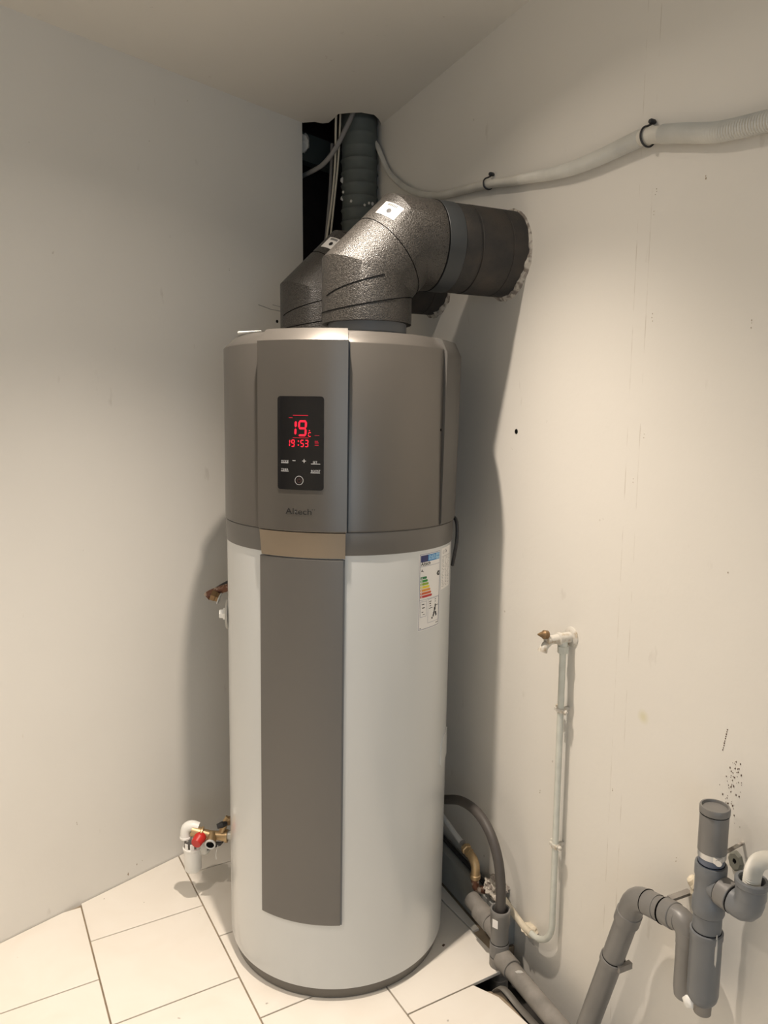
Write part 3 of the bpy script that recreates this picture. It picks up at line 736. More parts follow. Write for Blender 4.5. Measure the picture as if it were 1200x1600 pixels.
# ------------------------------------------------------------------ insulated ducts
ZH, RD = 1.979, .1145
def duct(name, s, tv, zb, label, sticker_rot):
    base = duct_axis(s, tv); base.z = zb
    root = empty(name, base); tag(root, label, 'duct', 'insulated air ducts')
    del root['group']
    X = lambda t, z: duct_axis(s, t) + UPV * z
    z1 = 1.880; t2 = tv - (ZH - z1)
    # elbow: lower straight, mitred diagonal, upper straight; hollow bottom lip
    bm = tube([X(tv, zb), X(tv, zb + .018), X(tv, z1), X(t2, ZH), X(.243, ZH)], [RD * .995, RD, RD, RD, RD], n=64, up=dR, cap=False)
    bmesh.ops.remove_doubles(bm, verts=bm.verts, dist=1e-6)
    lathe([(.1015, 0), (RD * .995, 0)], n=64, bm=bm, origin=X(tv, zb)); lathe([(.1015, 0), (.1015, .03)], n=64, bm=bm, origin=X(tv, zb))
    lathe([(.095, 0), (RD, 0)], n=64, bm=bm, origin=X(.243, ZH), axis=nR)
    e = sub(obj('foam_elbow', bm, M['foam'], root, angle=22), base)
    # moulded seams in the foam: thin dark lines
    def seam(a, b, c, r=.0017, frac=(0, 1), m='groove', nm='moulding_seam'):
        # intersection of the shell with a tilted plane: angle around axis a->b, tilt c
        pass
    def ringline(o_, ax, tilt_dir, tilt, f0=0, f1=360, nm='moulding_seam'):
        ax = Vector(ax).normalized(); u = ax.orthogonal().normalized(); u = (Vector(tilt_dir) - ax * Vector(tilt_dir).dot(ax)).normalized(); v = ax.cross(u); P = []
        k = 40
        for i in range(k + 1):
            th = radians(f0 + (f1 - f0) * i / k); P.append(o_ + (u * cos(th) + v * sin(th)) * (RD + .0002) + ax * tilt * cos(th))
        sub(obj(nm, tube(P, .0012, n=6), M['hole'], e), base)
    dv = (X(t2, ZH) - X(tv, z1)).normalized()
    ringline(X(tv, zb + .048), UPV, nR, -.022, 80 - 0, 280)      # low seam, dips towards the room
    ringline(X(tv, zb + .048), UPV, nR, -.022, -80, 80)
    md = X(tv, z1).lerp(X(t2, ZH), .55)
    ringline(md, dv, nR, .012, 0, 360)
    P = []
    for i in range(18):
        th = radians(-15 - 82 * i / 17); u = nR; v = UPV.cross(nR)
        P.append(X(tv, 1.845) + (nR * cos(radians(20 - 0)) * 0) + (u * cos(th + 0.15) - v * sin(th + .15)) * (RD + .0002) + UPV * (.020 * i / 17 * 2.2 - .0 - .015))
    sub(obj('moulding_seam', tube(P, .0012, n=6), M['hole'], e), base)
    # coupling collar, straight duct
    bm = ring(X(.243, ZH), -nR, .09, RD + .0005, .050, n=64, bev=.002)
    sub(obj('coupling_band', bm, M['collar'], root), base)
    sub(obj('joint_line', ring(X(.2455, ZH), -nR, RD - .004, RD + .0008, .0030, n=64, bev=.0004), M['hole'], root), base)
    bm = tube([X(.193, ZH), X(.155, ZH), X(.150, ZH), X(.149, ZH), X(.143, ZH), X(.142, ZH), X(.055, ZH), X(.054, ZH), X(.050, ZH), X(.049, ZH), X(.0008, ZH)],
              [RD - .001, RD - .001, RD - .001, RD - .0035, RD - .0035, RD - .0005, RD - .0005, RD - .0022, RD - .0022, RD - .0005, RD - .0005], n=64, up=UPV)
    sub(obj('straight_duct', bm, M['foam_old'], root, angle=22), base)
    # paper sticker on the diagonal
    u = dR.cross(dv).normalized()
    if u.z < 0: u = -u
    v = dv.cross(u); q0 = X(tv, z1).lerp(X(t2, ZH), 1.0)
    q0 = X(t2, ZH)
    bm = bmesh.new(); n1 = 8; rows = []
    for i in range(n1 + 1):
        th = radians(sticker_rot - 15 + 30 * i / n1)
        rad = u * cos(th) + v * sin(th)
        rows.append([bm.verts.new(q0 + dv * (k_ + .0) + rad * (RD + .0012)) for k_ in (-.030, .012)])
    for i in range(n1): bm.faces.new((rows[i][0], rows[i][1], rows[i + 1][1], rows[i + 1][0]))
    r_ = bmesh.ops.extrude_face_region(bm, geom=list(bm.faces))
    for g_ in r_['geom']:
        if isinstance(g_, bmesh.types.BMVert): g_.co -= u * .0012
    st = sub(obj('sticker', bm, M['paper'], root, smooth=False), base); st['label'] = 'white paper sticker with a bar code'
    bm = bmesh.new()
    def patch(tha, thb, ka, kb):
        vs = []
        for th, k_ in ((tha, ka), (thb, ka), (thb, kb), (tha, kb)):
            rad = u * cos(radians(th)) + v * sin(radians(th)); vs.append(bm.verts.new(q0 + dv * k_ + rad * (RD + .0021)))
        bm.faces.new(vs)
    for i in range(7): patch(sticker_rot - 8 + i * 2.2, sticker_rot - 8 + i * 2.2 + 1.1, .001, .009)
    cth = sticker_rot + 1; vs = []
    for i in range(14):
        a = 2 * pi * i / 14; th = cth + degrees_(.0068 * cos(a) / RD); rad = u * cos(radians(th)) + v * sin(radians(th))
        vs.append(bm.verts.new(q0 + dv * (-.013 + .0068 * sin(a)) + rad * (RD + .0022)))
    bm.faces.new(vs)
    stuff(sub(obj('sticker_print', bm, M['ink_k'], st, smooth=False, recalc=False), base))
    return root
def degrees_(x): return x * 180 / pi
duct('insulated_duct', 1.06, .42, 1.766, 'front grey foam duct bending from the heater top into the right wall', 38)
duct('insulated_duct', .65, .404, 1.766, 'rear grey foam duct, half hidden behind the front one', 30)

# crumbling mortar where the ducts enter the wall
def mortar_ring(s, z, seed, rmin=RD - .001):
    bm = bmesh.new(); n = 90; rows = []
    for i in range(n):
        a = 2 * pi * i / n; dx, dz = cos(a), sin(a)
        wgt = .12 + .9 * max(0, -dz * .75 + dx * .45) ** 1.5
        r0 = rmin; r1 = RD + .004 + .016 * wgt * (.5 + .5 * noise.noise(Vector((dx * 5, dz * 5, seed)))) + .004 * noise.noise(Vector((dx * 11, dz * 11, seed))) * (.3 + wgt)
        hgt = .002 + .016 * wgt * (.7 + noise.noise(Vector((dx * 6, dz * 6, seed + 5))))
        base_ = lambda r, h: RW(s + dx * r, z + dz * r, h)
        rows.append([bm.verts.new(base_(r0, 0)), bm.verts.new(base_(r0, max(.002, hgt))), bm.verts.new(base_((r0 + r1) / 2, max(.002, hgt * .75 + .003 * noise.noise(Vector((dx * 40, dz * 40, 1)))))), bm.verts.new(base_(max(r1, r0 + .003), .0004)), bm.verts.new(base_(max(r1, r0 + .003), -.002))])
    for i in range(n):
        for k in range(4): bm.faces.new((rows[i][k], rows[(i + 1) % n][k], rows[(i + 1) % n][k + 1], rows[i][k + 1]))
    o = obj('mortar', bm, M['mortar'], angle=20); o.parent = wall_right; o.matrix_parent_inverse = wall_right.matrix_world.inverted()
mortar_ring(1.06, ZH, 1.3); mortar_ring(.65, ZH, 8.1)

# ------------------------------------------------------------------ corner services: ribbed duct, cables
bx = Vector((-.110, 2.905, 0))
pts, rr = [], []
z = 1.70
while z < 2.86:
    ph = ((z - 1.70) / .044) % 1.0
    amp = .0045 if z < 2.50 else .0015
    rr.append(.0655 + amp * max(0, 1 - abs(ph - .5) * 5) - .002 * abs(ph - .5)); 
    pts.append(bx + Vector((.010 * sin((z - 1.7) * 2.3), 0, z))); z += .0044
fx = empty('ribbed_flexible_duct', bx + UPV * 1.70); tag(fx, 'ribbed grey flexible duct rising into the torn ceiling corner', 'duct')
sub(obj('duct_hose', tube(pts, rr, n=48, up=(1, 0, 0)), M['flex'], fx, angle=50), fx.location)
bm = bmesh.new(); random.seed(5)
for (a, zz, sz) in ((-70, 2.40, .011), (-68, 2.335, .010), (-25, 2.315, .006), (18, 2.30, .007), (34, 2.31, .006), (48, 2.31, .008), (40, 2.22, .005), (55, 2.215, .005), (-62, 2.355, .006)):
    p = bx + Vector((.010 * sin((zz - 1.7) * 2.3), 0, zz)) + Vector((sin(a * PH), -cos(a * PH), 0)) * .0665
    blob(p, 0, zz * 10, 1, sc=(sz * .8, .003, sz), bm=bm)
pd = stuff(sub(obj('paint_splashes', bm, M['plaster'], fx), fx.location))
def cable(name, ctrl, r, m, label, cat='cable', step=.02, n=12):
    p = cr(ctrl, step); o = obj(name, tube(p, r, n=n), m); tag(o, label, cat); return o
def P3(x, y, z): return Vector((x, y, z))
cable('cable', [P3(-.178, 2.825, 2.68), P3(-.183, 2.83, 2.57), P3(-.187, 2.85, 2.45), P3(-.200, 2.86, 2.32), P3(-.222, 2.87, 2.18), P3(-.245, 2.88, 2.02), P3(-.25, 2.88, 1.85)], .0042, M['wire_c'], 'left one of two cream cables hanging in the dark recess')
cable('cable', [P3(-.165, 2.825, 2.68), P3(-.168, 2.83, 2.57), P3(-.176, 2.845, 2.45), P3(-.190, 2.85, 2.32), P3(-.206, 2.86, 2.18), P3(-.214, 2.87, 2.02), P3(-.215, 2.88, 1.85)], .0036, M['wire_c'], 'right one of two cream cables, nearest the ribbed duct')
cable('thin_pipe', [P3(-.205, 2.95, 2.55), P3(-.212, 2.95, 2.40), P3(-.225, 2.95, 2.25), P3(-.245, 2.95, 2.05), P3(-.25, 2.95, 1.85)], .006, M['wire_g'], 'thin dark pipe hanging behind the cream cables', 'pipe')
cable('conduit', [P3(-.100, 2.815, 2.70), P3(-.118, 2.812, 2.615), P3(-.150, 2.808, 2.545), P3(-.185, 2.815, 2.485), P3(-.235, 2.86, 2.445), P3(-.300, 2.93, 2.435), P3(-.33, 2.97, 2.435)], .0085, M['wire_g'], 'grey conduit slanting down left across the ribbed duct', 'conduit')
# white conduit along the right wall
WC = [(.150, 2.66, .040), (.160, 2.60, .036), (.185, 2.555, .03), (.222, 2.520, .016), (.307, 2.412, .014), (.40, 2.345, .014), (.489, 2.296, .014), (.60, 2.252, .014), (.713, 2.223, .014), (.85, 2.203, .015), (.995, 2.182, .017)]
o = obj('cable_sheath', tube(cr([RW(*p) for p in WC], .015), [.0085 + .004 * min(1, i / 70) for i in range(len(cr([RW(*p) for p in WC], .015)))], n=14), M['cond_w'])
tag(o, 'smooth white cable sagging from the ceiling corner to the first black clip', 'cable')
WC2 = [(.985, 2.184, .018), (1.08, 2.164, .018), (1.187, 2.146, .018), (1.28, 2.130, .018), (1.365, 2.120, .019), (1.44, 2.117, .019), (1.495, 2.117, .019), (1.555, 2.118, .019), (1.603, 2.115, .019), (1.678, 2.096, .019), (1.735, 2.078, .019), (1.788, 2.064, .019), (1.883, 2.050, .019), (2.0, 2.035, .020), (2.2, 2.02, .02)]
p2 = cr([RW(*p) for p in WC2], .0030)
def cr_r(t): return .0115 + .0055 * min(1, max(0, (t - .05) / .5))
def cr_a(t): return 0 if (t < .07 or .49 < t < .535) else .0021 if t > .30 else .0021 * (t - .07) / .23
o = obj('corrugated_conduit', corr(p2, cr_r, cr_a, n=16), M['cond_w'], angle=40)
tag(o, 'white corrugated conduit sagging along the top of the right wall', 'conduit')
def hook(s, z, r, label):
    root = empty('pipe_clip', RW(s, z)); tag(root, label, 'clip')
    P = []
    for i in range(20):
        th = radians(75 + 205 * i / 19)
        P.append(RW(s - .004, z + (r + .003) * sin(th), .019 + (r + .003) * -cos(th) * 1.0))
    P = [RW(s - .004, z + (r + .014), .004)] + [RW(s - .004, z + r + .008, .012)] + [RW(s - .004 , z + (r + .003) * sin(radians(a)), .019 + (r + .003) * cos(radians(a))) for a in range(80, -150, -12)]
    sub(obj('clip_band', tube(P, .0022, n=8), M['black'], root), root.location)
    sub(obj('nail_head', lathe([(0, .016), (.004, .016), (.0055, .013), (.0055, .004), (.003, 0)], n=14, origin=RW(s - .004, z + r + .014, .0), axis=nR), M['black'], root), root.location)
hook(.992, 2.184, .0125, 'black nail clip on the white conduit, the one above the front duct')
hook(1.603, 2.115, .017, 'larger black nail clip on the white conduit, towards the right edge')

# ------------------------------------------------------------------ painted riser and wall tap
SR, OR_ = 1.400, .026
root = empty('water_riser', RW(SR, .12, OR_)); tag(root, 'white painted copper riser pipe running down the right wall and bending left', 'pipe')
pth = [RW(SR, .955, OR_), RW(SR, .80, OR_), RW(SR, .60, OR_), RW(SR, .43, OR_), RW(SR, .30, OR_)] + [RW(1.310 + .09 * cos(radians(a)), .205 + .088 * sin(radians(a)), OR_) for a in range(0, -91, -10)]
sub(obj('vertical_pipe', tube(pth, .0082, n=18), M['paintpipe'], root), root.location)
pth = cr([RW(1.312, .117, OR_), RW(1.275, .114, OR_), RW(1.235, .118, OR_ - .002), RW(1.18, .130, .024), RW(1.12, .145, .024)], .012)
o = sub(obj('horizontal_pipe', tube(pth, .0095, n=18), M['paintpipe_y'], root), root.location); o['label'] = 'yellowed lumpy end of the pipe'
bm = blob(RW(1.285, .107, .012), 0, 4, 3, .4, sc=(.022, .026, .012)); sub(obj('mortar_patch', bm, M['paintpipe_y'], root), root.location)
for zc in (.797, .428):
    cp = obj('saddle_clip', ring(RW(SR, zc - .006, OR_), UPV, .0082, .0108, .012, n=20), M['painttap'], root); 
    bmx = bmesh.new(); bmx.from_mesh(cp.data)
    box8(RW(SR, zc, .008), dR * .004, nR * .009, UPV * .005, bmx)
    blob(RW(SR - .016, zc + .004, .022), 0, zc, 2, .4, sc=(.0065, .0065, .006), bm=bmx); blob(RW(SR + .014, zc - .002, .024), 0, zc + 2, 2, .4, sc=(.007, .007, .0065), bm=bmx)
    box8(RW(SR, zc, OR_ + .006), dR * .015, nR * .003, UPV * .004, bmx)
    bmx.to_mesh(cp.data); bmx.free(); sub(cp, root.location)
tap = empty('wall_tap', RW(SR, .985)); tag(tap, 'small painted brass wall tap with bare brown stem tip', 'tap')
def tsub(o): return sub(o, tap.location)
tsub(obj('wall_flange', lathe([(0, .0), (.0255, .0), (.0255, .002), (.022, .005), (.012, .007), (0, .007)], n=36, origin=RW(SR, .985), axis=nR), M['painttap'], tap))
tsub(obj('tap_body', lathe([(0, .004), (.0135, .004), (.0135, .036), (.0155, .037), (.0155, .043), (.012, .045), (.011, .070), (.013, .072), (.013, .078), (.0, .080)], n=24, origin=RW(SR, .985), axis=nR), M['painttap'], tap))
bm = bmesh.new(); tube([RW(SR, .985, OR_), RW(SR, .962, OR_)], .0115, n=20, bm=bm); lathe([(0, 0), (.0145, 0), (.0145, .017), (.011, .019), (0, .019)], n=6, bm=bm, origin=RW(SR, .947, OR_))
o = tsub(obj('union_nut', bm, M['paintpipe'], tap, angle=20))
bm = lathe([(.0, .076), (.0105, .077), (.0110, .088), (.008, .091), (.0065, .096), (.002, .106), (0, .107)], n=20, origin=RW(SR, .988), axis=(nR + UPV * .15))
o = tsub(obj('valve_stem', bm, M['brass_d'], tap)); o['label'] = 'bare brown metal stem tip'
sp = cr([RW(SR, .980, .068), RW(SR - .001, .970, .083), RW(SR - .002, .957, .088)], .004)
tsub(obj('spout', tube(sp, [.0085 + .004 * i / len(sp) for i in range(len(sp))], n=18), M['painttap'], tap))

# ------------------------------------------------------------------ standpipe with black hose, floor waste pipe
SS, SO = 1.250, .088
st = empty('waste_standpipe', RW(SS, 0, SO)); tag(st, 'grey plastic waste standpipe beside the heater with the dark hose in its open top', 'pipe')
def ssub(o): return sub(o, st.location)
ssub(obj('top_socket', lathe([(.0215, .166), (.0235, .170), (.0275, .170), (.0285, .167), (.0285, .158), (.0272, .155), (.0272, .126), (.0252, .120), (.0252, .066), (.0205, .066)], n=36, origin=RW(SS, 0, SO), closed_prof=True), M['pvc'], st))
ssub(obj('socket_collar', ring(RW(SS, .030, SO), UPV, .020, .0270, .040, n=36), M['pvc'], st))
ssub(obj('upright_pipe', tube([RW(SS, .066, SO), RW(SS, -.13, SO)], .0248, n=32), M['pvc'], st))
ssub(obj('lower_collar', ring(RW(SS, -.018, SO), UPV, .0245, .0268, .043, n=36), M['pvc_d'], st))
ssub(obj('foot_socket', ring(RW(SS, -.12, SO), UPV, .0245, .0275, .085, n=36), M['pvc'], st))
bm = box8(Vector((0, 0, 0)), (.0085, 0, 0), (0, .0004, 0), (0, 0, .012))
for v in bm.verts:
    a = radians(-38) + v.co.x / .029; v.co = RW(SS, .138 + v.co.z, SO) + Vector((sin(a), -cos(a), 0)) * (.0286 + v.co.y)
o = ssub(obj('paper_tag', bm, M['paper'], st, smooth=False)); o['label'] = 'small white tag'
# pipe running on the floor towards the viewer, and the short dusty stub behind
ssub(obj('floor_branch', tube([RW(SS + .004, .030, SO), RW(1.30, .028, SO), RW(1.62, .026, SO)], .0245, n=32), M['pvc_d'], st))
ssub(obj('branch_socket', ring(RW(SS + .016, .030, SO), -dR, .0235, .0285, .050, n=36), M['pvc_d'], st))
ssub(obj('rear_branch', tube([RW(SS, .085, SO), RW(1.20, .095, SO), RW(1.10, .104, SO)], .0245, n=32), M['pvc_d'], st))
ssub(obj('rear_socket', ring(RW(1.205, .096, SO), dR, .0235, .0285, .060, n=36, bev=.003), M['pvc_d'], st))
bm = blob(RW(1.352, .052, SO + .004), 0, 2, 2, .5, sc=(.010, .004, .004)); 
o = ssub(obj('paint_splash', bm, M['plaster'], st))
hs = cr([RW(.66, .20, .075), RW(.80, .268, .08), RW(.933, .337, .09), RW(1.029, .380, .09), RW(1.12, .391, .09), RW(1.189, .366, .09), RW(1.232, .314, .09), RW(1.249, .247, .089), RW(1.251, .18, .088), RW(1.250, .10, .088)], .012)
o = obj('drain_hose', tube(hs, .0142, n=20), M['hose']); tag(o, 'thick dark grey drain hose arching from behind the heater into the standpipe', 'hose')
# black cable lying on the ledge
kb = cr([RW(.45, .121, .022), RW(.70, .121, .020), RW(.812, .121, .020), RW(.90, .121, .022), RW(.99, .121, .024), RW(1.08, .121, .026)], .02)
o = obj('power_cable', tube(kb, .0072, n=12), M['black']); tag(o, 'black cable lying on the painted ledge behind the heater', 'cable')
# cold feed: white hose, brass elbow, rusty stub, mortar
cf = empty('cold_feed', RW(1.06, .20, .07)); tag(cf, 'white water hose with brass elbow joining the wall stub behind the standpipe', 'pipe')
def csub(o): return sub(o, cf.location)
csub(obj('white_hose', tube(cr([RW(.60, .335, .07), RW(.78, .275, .07), RW(.896, .249, .07), RW(1.015, .226, .07)], .015), .0085, n=16), M['pexw'], cf))
ax = (RW(1.06, .217, .07) - RW(.98, .233, .07)).normalized()
csub(obj('crimp_sleeve', lathe([(.0, 0), (.0095, 0), (.0105, .002), (.0095, .004), (.0105, .006), (.0095, .009), (.0105, .012), (.0105, .016), (0, .016)], n=18, origin=RW(1.008, .228, .07), axis=ax), M['pvc'], cf))
csub(obj('union_nut', lathe([(0, 0), (.013, 0), (.0165, .003), (.0165, .014), (.0135, .016), (.0135, .026), (.015, .027), (.015, .031), (0, .031)], n=6, origin=RW(1.026, .2245, .07), axis=ax), M['brass'], cf, angle=20))
ep_ = cr([RW(1.052, .2185, .07), RW(1.070, .215, .07), RW(1.083, .206, .07), RW(1.089, .192, .07), RW(1.089, .172, .07)], .004)
csub(obj('brass_elbow', tube(ep_, .0135, n=20), M['brass'], cf))
csub(obj('elbow_collar', lathe([(0, 0), (.0145, 0), (.0158, .003), (.0158, .012), (.0135, .014), (0, .014)], n=24, origin=RW(1.089, .158, .07)), M['brass'], cf))
csub(obj('rusty_stub', tube(cr([RW(1.089, .162, .07), RW(1.089, .145, .07), RW(1.092, .128, .066), RW(1.098, .118, .045), RW(1.10, .116, .02)], .005), .0115, n=16), M['copper'], cf))
bm = blob(RW(1.135, .145, .022), 0, 6, 4, .55, sc=(.034, .034, .028), freq=1.6)
o = csub(obj('mortar_lump', bm, M['mortar'], cf))

# ------------------------------------------------------------------ drain assembly on the right
TSs, TO = 1.918, .072
dr = empty('waste_trap', RW(TSs, .36, TO)); tag(dr, 'grey plastic waste trap with capped top and side cup at the right edge', 'drain')
def dsub(o): return sub(o, dr.location)
O = lambda z: RW(TSs, z, TO)
dsub(obj('screw_cap', lathe([(0, .0845), (.0225, .0845), (.0235, .0895), (.0262, .0895), (.0275, .087), (.0275, .077), (.0262, .0755), (0, .0755)], n=40, origin=O(.72)), M['pvc'], dr))
dsub(obj('access_pipe', lathe([(0, .0), (.0262, .0), (.0262, .074), (.0250, .0765), (0, .0765)], n=40, origin=O(.720)), M['pvc'], dr))
o = dsub(obj('blue_sleeve', tube([O(.725), O(.675)], .0240, n=36), mat('blue_grey_sleeve', (.11, .13, .18), .3), dr)); o['label'] = 'dark blue-grey inner sleeve'
bm = ring(O(.708), UPV, .0238, .0258, .013, n=36)
box8(RW(TSs + .024, .7145, TO + .012), dR * .006, nR * .006, UPV * .006, bm, )
lathe([(0, 0), (.006, 0), (.006, .008), (0, .008)], n=14, bm=bm, origin=RW(TSs + .027, .7145, TO + .012), axis=nR + dR * -.6)
o = dsub(obj('pipe_clamp', bm, M['zinc'], dr)); o['label'] = 'shiny metal pipe clamp'
o = dsub(obj('clamp_stud', tube([RW(TSs + .010, .722, 0), RW(TSs + .014, .718, TO - .02)], .0035, n=12), M['mortar'], dr))
dsub(obj('tee_body', lathe([(.0242, .101), (.0285, .101), (.0292, .098), (.0292, .078), (.0275, .074), (.0275, .030), (.0300, .026), (.0300, .004), (.0285, .0), (.0242, .0)], n=40, origin=O(.592), closed_prof=True), M['pvc_b'], dr))
dsub(obj('connector_pipe', tube([O(.60), O(.545)], .0262, n=36), M['pvc_b'], dr))
prof = [(0, .0), (.014, .002), (.022, .007), (.027, .015), (.0292, .026), (.0292, .142), (.0305, .145), (.0305, .157), (.0275, .158), (0, .158)]
dsub(obj('trap_bottle', lathe(prof, n=40, origin=O(.398)), M['pvc_b'], dr))
tb_ = RW(1.872, 0, .066)
bm = tube([tb_ + UPV * .378, tb_ + UPV * .395, tb_ + UPV * .520], [.0215, .0235, .0235], n=32)
k0, k1, k2 = tb_ + UPV * .500, tb_ + UPV * .536, RW(1.838, .530, .068)
tube([tb_ + UPV * .49] + [k0 * (1 - t) ** 2 + k1 * 2 * t * (1 - t) + k2 * t * t for t in (0, .2, .4, .6, .8, 1)] + [RW(1.80, .522, .070)], .0242, n=32, bm=bm)
box8(RW(1.893, .450, .068), dR * .014, nR * .014, UPV * .050, bm)
dsub(obj('side_leg', bm, M['pvc'], dr))
o = dsub(obj('bottom_plug', tube([RW(1.917, .405, TO - .004), RW(1.917, .378, TO - .004)], .0165, n=28), M['pvc_d'], dr))
o = dsub(obj('putty_seal', blob(RW(1.893, .386, .074), 0, 5, 3, .2, sc=(.015, .015, .014)), M['white_pl'], dr)); o['label'] = 'white sealing tape at the bottom'
o = dsub(obj('paint_drips', blob(RW(1.947, .53, TO + .006), 0, 9, 3, .3, sc=(.0022, .0022, .030)), M['plaster'], dr))
# horizontal arm, elbow, sloping pipe
dsub(obj('arm_socket', ring(RW(1.838, .5285, .068), (dR - UPV * .17).normalized() * 1.0, .0235, .0275, .026, n=36), M['pvc'], dr))
dsub(obj('arm_pipe', tube([RW(1.85, .530, .068), RW(1.765, .515, .072)], .0245, n=32), M['pvc'], dr))
c0, c1, c2 = RW(1.795, .520, .070), RW(1.733, .508, .073), RW(1.716, .452, .074)
elb = [c0, c0.lerp(c1, .5)] + [(c0.lerp(c1, .5) * (1 - t) ** 2 + c1 * 2 * t * (1 - t) + c1.lerp(c2, .55) * t * t) for t in (.2, .4, .6, .8, 1)] + [c2]
dsub(obj('elbow', tube(elb, .0262, n=36), M['pvc'], dr))
sdir = (RW(1.598, .035, .086) - c2).normalized()
dsub(obj('elbow_socket', ring(c2 - sdir * .012, sdir, .0245, .0280, .030, n=36), M['pvc'], dr))
dsub(obj('sloping_pipe', tube([c2, RW(1.598, .045, .086)], .0245, n=36), M['pvc'], dr))
pcx = c2 + sdir * .128
bm = ring(pcx, sdir, .0243, .0280, .016, n=36)
o = dsub(obj('pipe_ring', bm, M['pvc'], dr))
bm = bmesh.new(); pe = pcx + sdir * .012 - dR * .026
box8(pe + nR * -.012, dR * .006, nR * .018, UPV * .007, bm); lathe([(0, 0), (.008, 0), (.008, .008), (0, .009)], n=16, bm=bm, origin=pe, axis=nR)
dsub(obj('ring_bracket', bm, M['pvc_d'], dr))
bm = bmesh.new(); box8(RW(1.812, .548, .030), dR * .007, nR * .028, UPV * .003, bm)
dsub(obj('arm_bracket', bm, M['pvc_d'], dr, smooth=False))
dsub(obj('mortar_lump', blob(RW(1.835, .575, .006), 0, 3, 3, .5, sc=(.018, .018, .024)), M['paintpipe_y'], dr))
def seal(p, ax, r, f=dsub, par=None): f(obj('joint_seal', ring(p, ax, r - .003, r + .0007, .0014, n=36, bev=.0003), M['hole'], par or dr))
seal(RW(1.7665, .5155, .0718), (dR - UPV * .17).normalized(), .0262)
seal(RW(1.812, .524, .0698), (dR - UPV * .17).normalized(), .0272)
seal(c2 + sdir * .0175, sdir, .0250); seal(pcx - sdir * .0012, sdir, .0250)
seal(O(.5568), UPV, .0264); seal(O(.5905), UPV, .0266); seal(RW(1.944, .653, TO), -dR, .0255); seal(RW(1.9725, .652, TO), -dR, .0258); seal(O(.7945), UPV, .0263); seal(O(.6945), UPV, .0243)
for z_, r_ in ((.0655, .0253), (.0290, .0252), (.0710, .0252)):
    ssub(obj('joint_seal', ring(RW(SS, z_, SO), UPV, r_ - .003, r_ + .0007, .0014, n=36, bev=.0003), M['hole'], st))
# side branch and open cup
br0, br1 = RW(TSs, .654, TO), RW(2.003, .650, TO)
dsub(obj('tee_branch', tube([br0, RW(1.972, .652, TO)], .0245, n=32), M['pvc_b'], dr))
dsub(obj('branch_socket', ring(RW(1.945, .653, TO), -dR, .0240, .0272, .026, n=36), M['pvc'], dr))
e0 = RW(1.972, .652, TO); e1 = RW(2.006, .650, TO); e2 = RW(2.006, .684, TO)
path = [e0] + [(e0.lerp(e1, .3) * (1 - t) ** 2 + e1 * 2 * t * (1 - t) + e2 * t * t) for t in (0, .2, .4, .6, .8, 1)]
dsub(obj('cup_elbow', tube(path, .0255, n=36, cap=True), M['pvc_b'], dr))
dsub(obj('open_cup', lathe([(.0205, .0), (.0262, .0), (.0262, .020), (.0285, .023), (.0285, .032), (.0270, .034), (.0225, .034), (.0205, .031)], n=36, origin=RW(2.006, .680, TO), closed_prof=True), M['pvc_b'], dr))
dsub(obj('cup_lining', lathe([(.0206, .0), (.0206, .031)], n=32, origin=RW(2.006, .680, TO)), M['pvcdark'], dr))
hp = cr([RW(2.006, .690, TO), RW(2.006, .712, TO), RW(2.009, .735, TO), RW(2.020, .756, TO + .002), RW(2.042, .772, TO + .004), RW(2.070, .779, TO + .006), RW(2.12, .780, TO + .01), RW(2.2, .77, TO + .02)], .00205)
o = obj('corrugated_hose', corr(hp, .0138, .0015, n=22), M['cond_w'], angle=40); tag(o, 'cream corrugated hose entering the open cup of the trap', 'hose')
# unused wall plug cap
bm = lathe([(0, .004), (.0035, .0035), (.004, .0065), (.013, .007), (.0165, .004), (.017, .0)], n=8, origin=RW(1.916, .678), axis=nR)
for v in bm.verts: v.co.z = .678 + (v.co.z - .678) * 1.25
wp = obj('wall_plug_cap', bm, M['putty'], angle=20); tag(wp, 'grey-green octagonal cap on the wall behind the waste trap', 'wall plug')
o = obj('plug_hole', lathe([(0, .0072), (.0038, .0072), (.0045, .006)], n=12, origin=RW(1.9165, .680), axis=nR), M['hole'], wp)

# ------------------------------------------------------------------ safety group with funnel on the left
sg = empty('safety_valve_group', Vector((-.50, 2.20, .12))); tag(sg, 'brass safety valve with red knob and white drain funnel left of the heater', 'valve')
def gsub(o): return sub(o, sg.location)
Y = 2.20
def pt(x, z, y=Y): return Vector((x, y, z))
gsub(obj('dielectric_stub', tube([pt(-.415, .214, 2.205), pt(-.492, .214, 2.202)], .0135, n=20), M['clear_pl'], sg))
bm = tube([pt(-.488, .212), pt(-.495, .212), pt(-.496, .212), pt(-.520, .214), pt(-.545, .214), pt(-.575, .222)], [.020, .020, .017, .014, .015, .015], n=24)
tube([pt(-.535, .216), pt(-.535, .205, 2.165)], .0150, n=22, bm=bm)
tube([pt(-.508, .22), pt(-.497, .252, 2.205), pt(-.485, .268, 2.21)], [.010, .010, .012], n=16, bm=bm)
gsub(obj('valve_body', bm, M['brass'], sg))
bm = ring(pt(-.535, .2055, 2.167), (0, -1, -.15), .0125, .0172, .006, n=26); o = gsub(obj('port_rim', bm, M['pexw'], sg))
gsub(obj('port_bore', lathe([(0, 0), (.0128, 0), (.0128, -.002)], n=22, origin=pt(-.535, .2047, 2.1635), axis=(0, -1, -.15)), M['hole'], sg))
k = Vector((-.30, -1, -.28)).normalized()
bm = lathe([(0, 0), (.0175, 0), (.0190, .004), (.0190, .012), (.0175, .014), (.0168, .030), (.0150, .034), (0, .034)], n=28, origin=pt(-.568, .222, 2.185), axis=k)
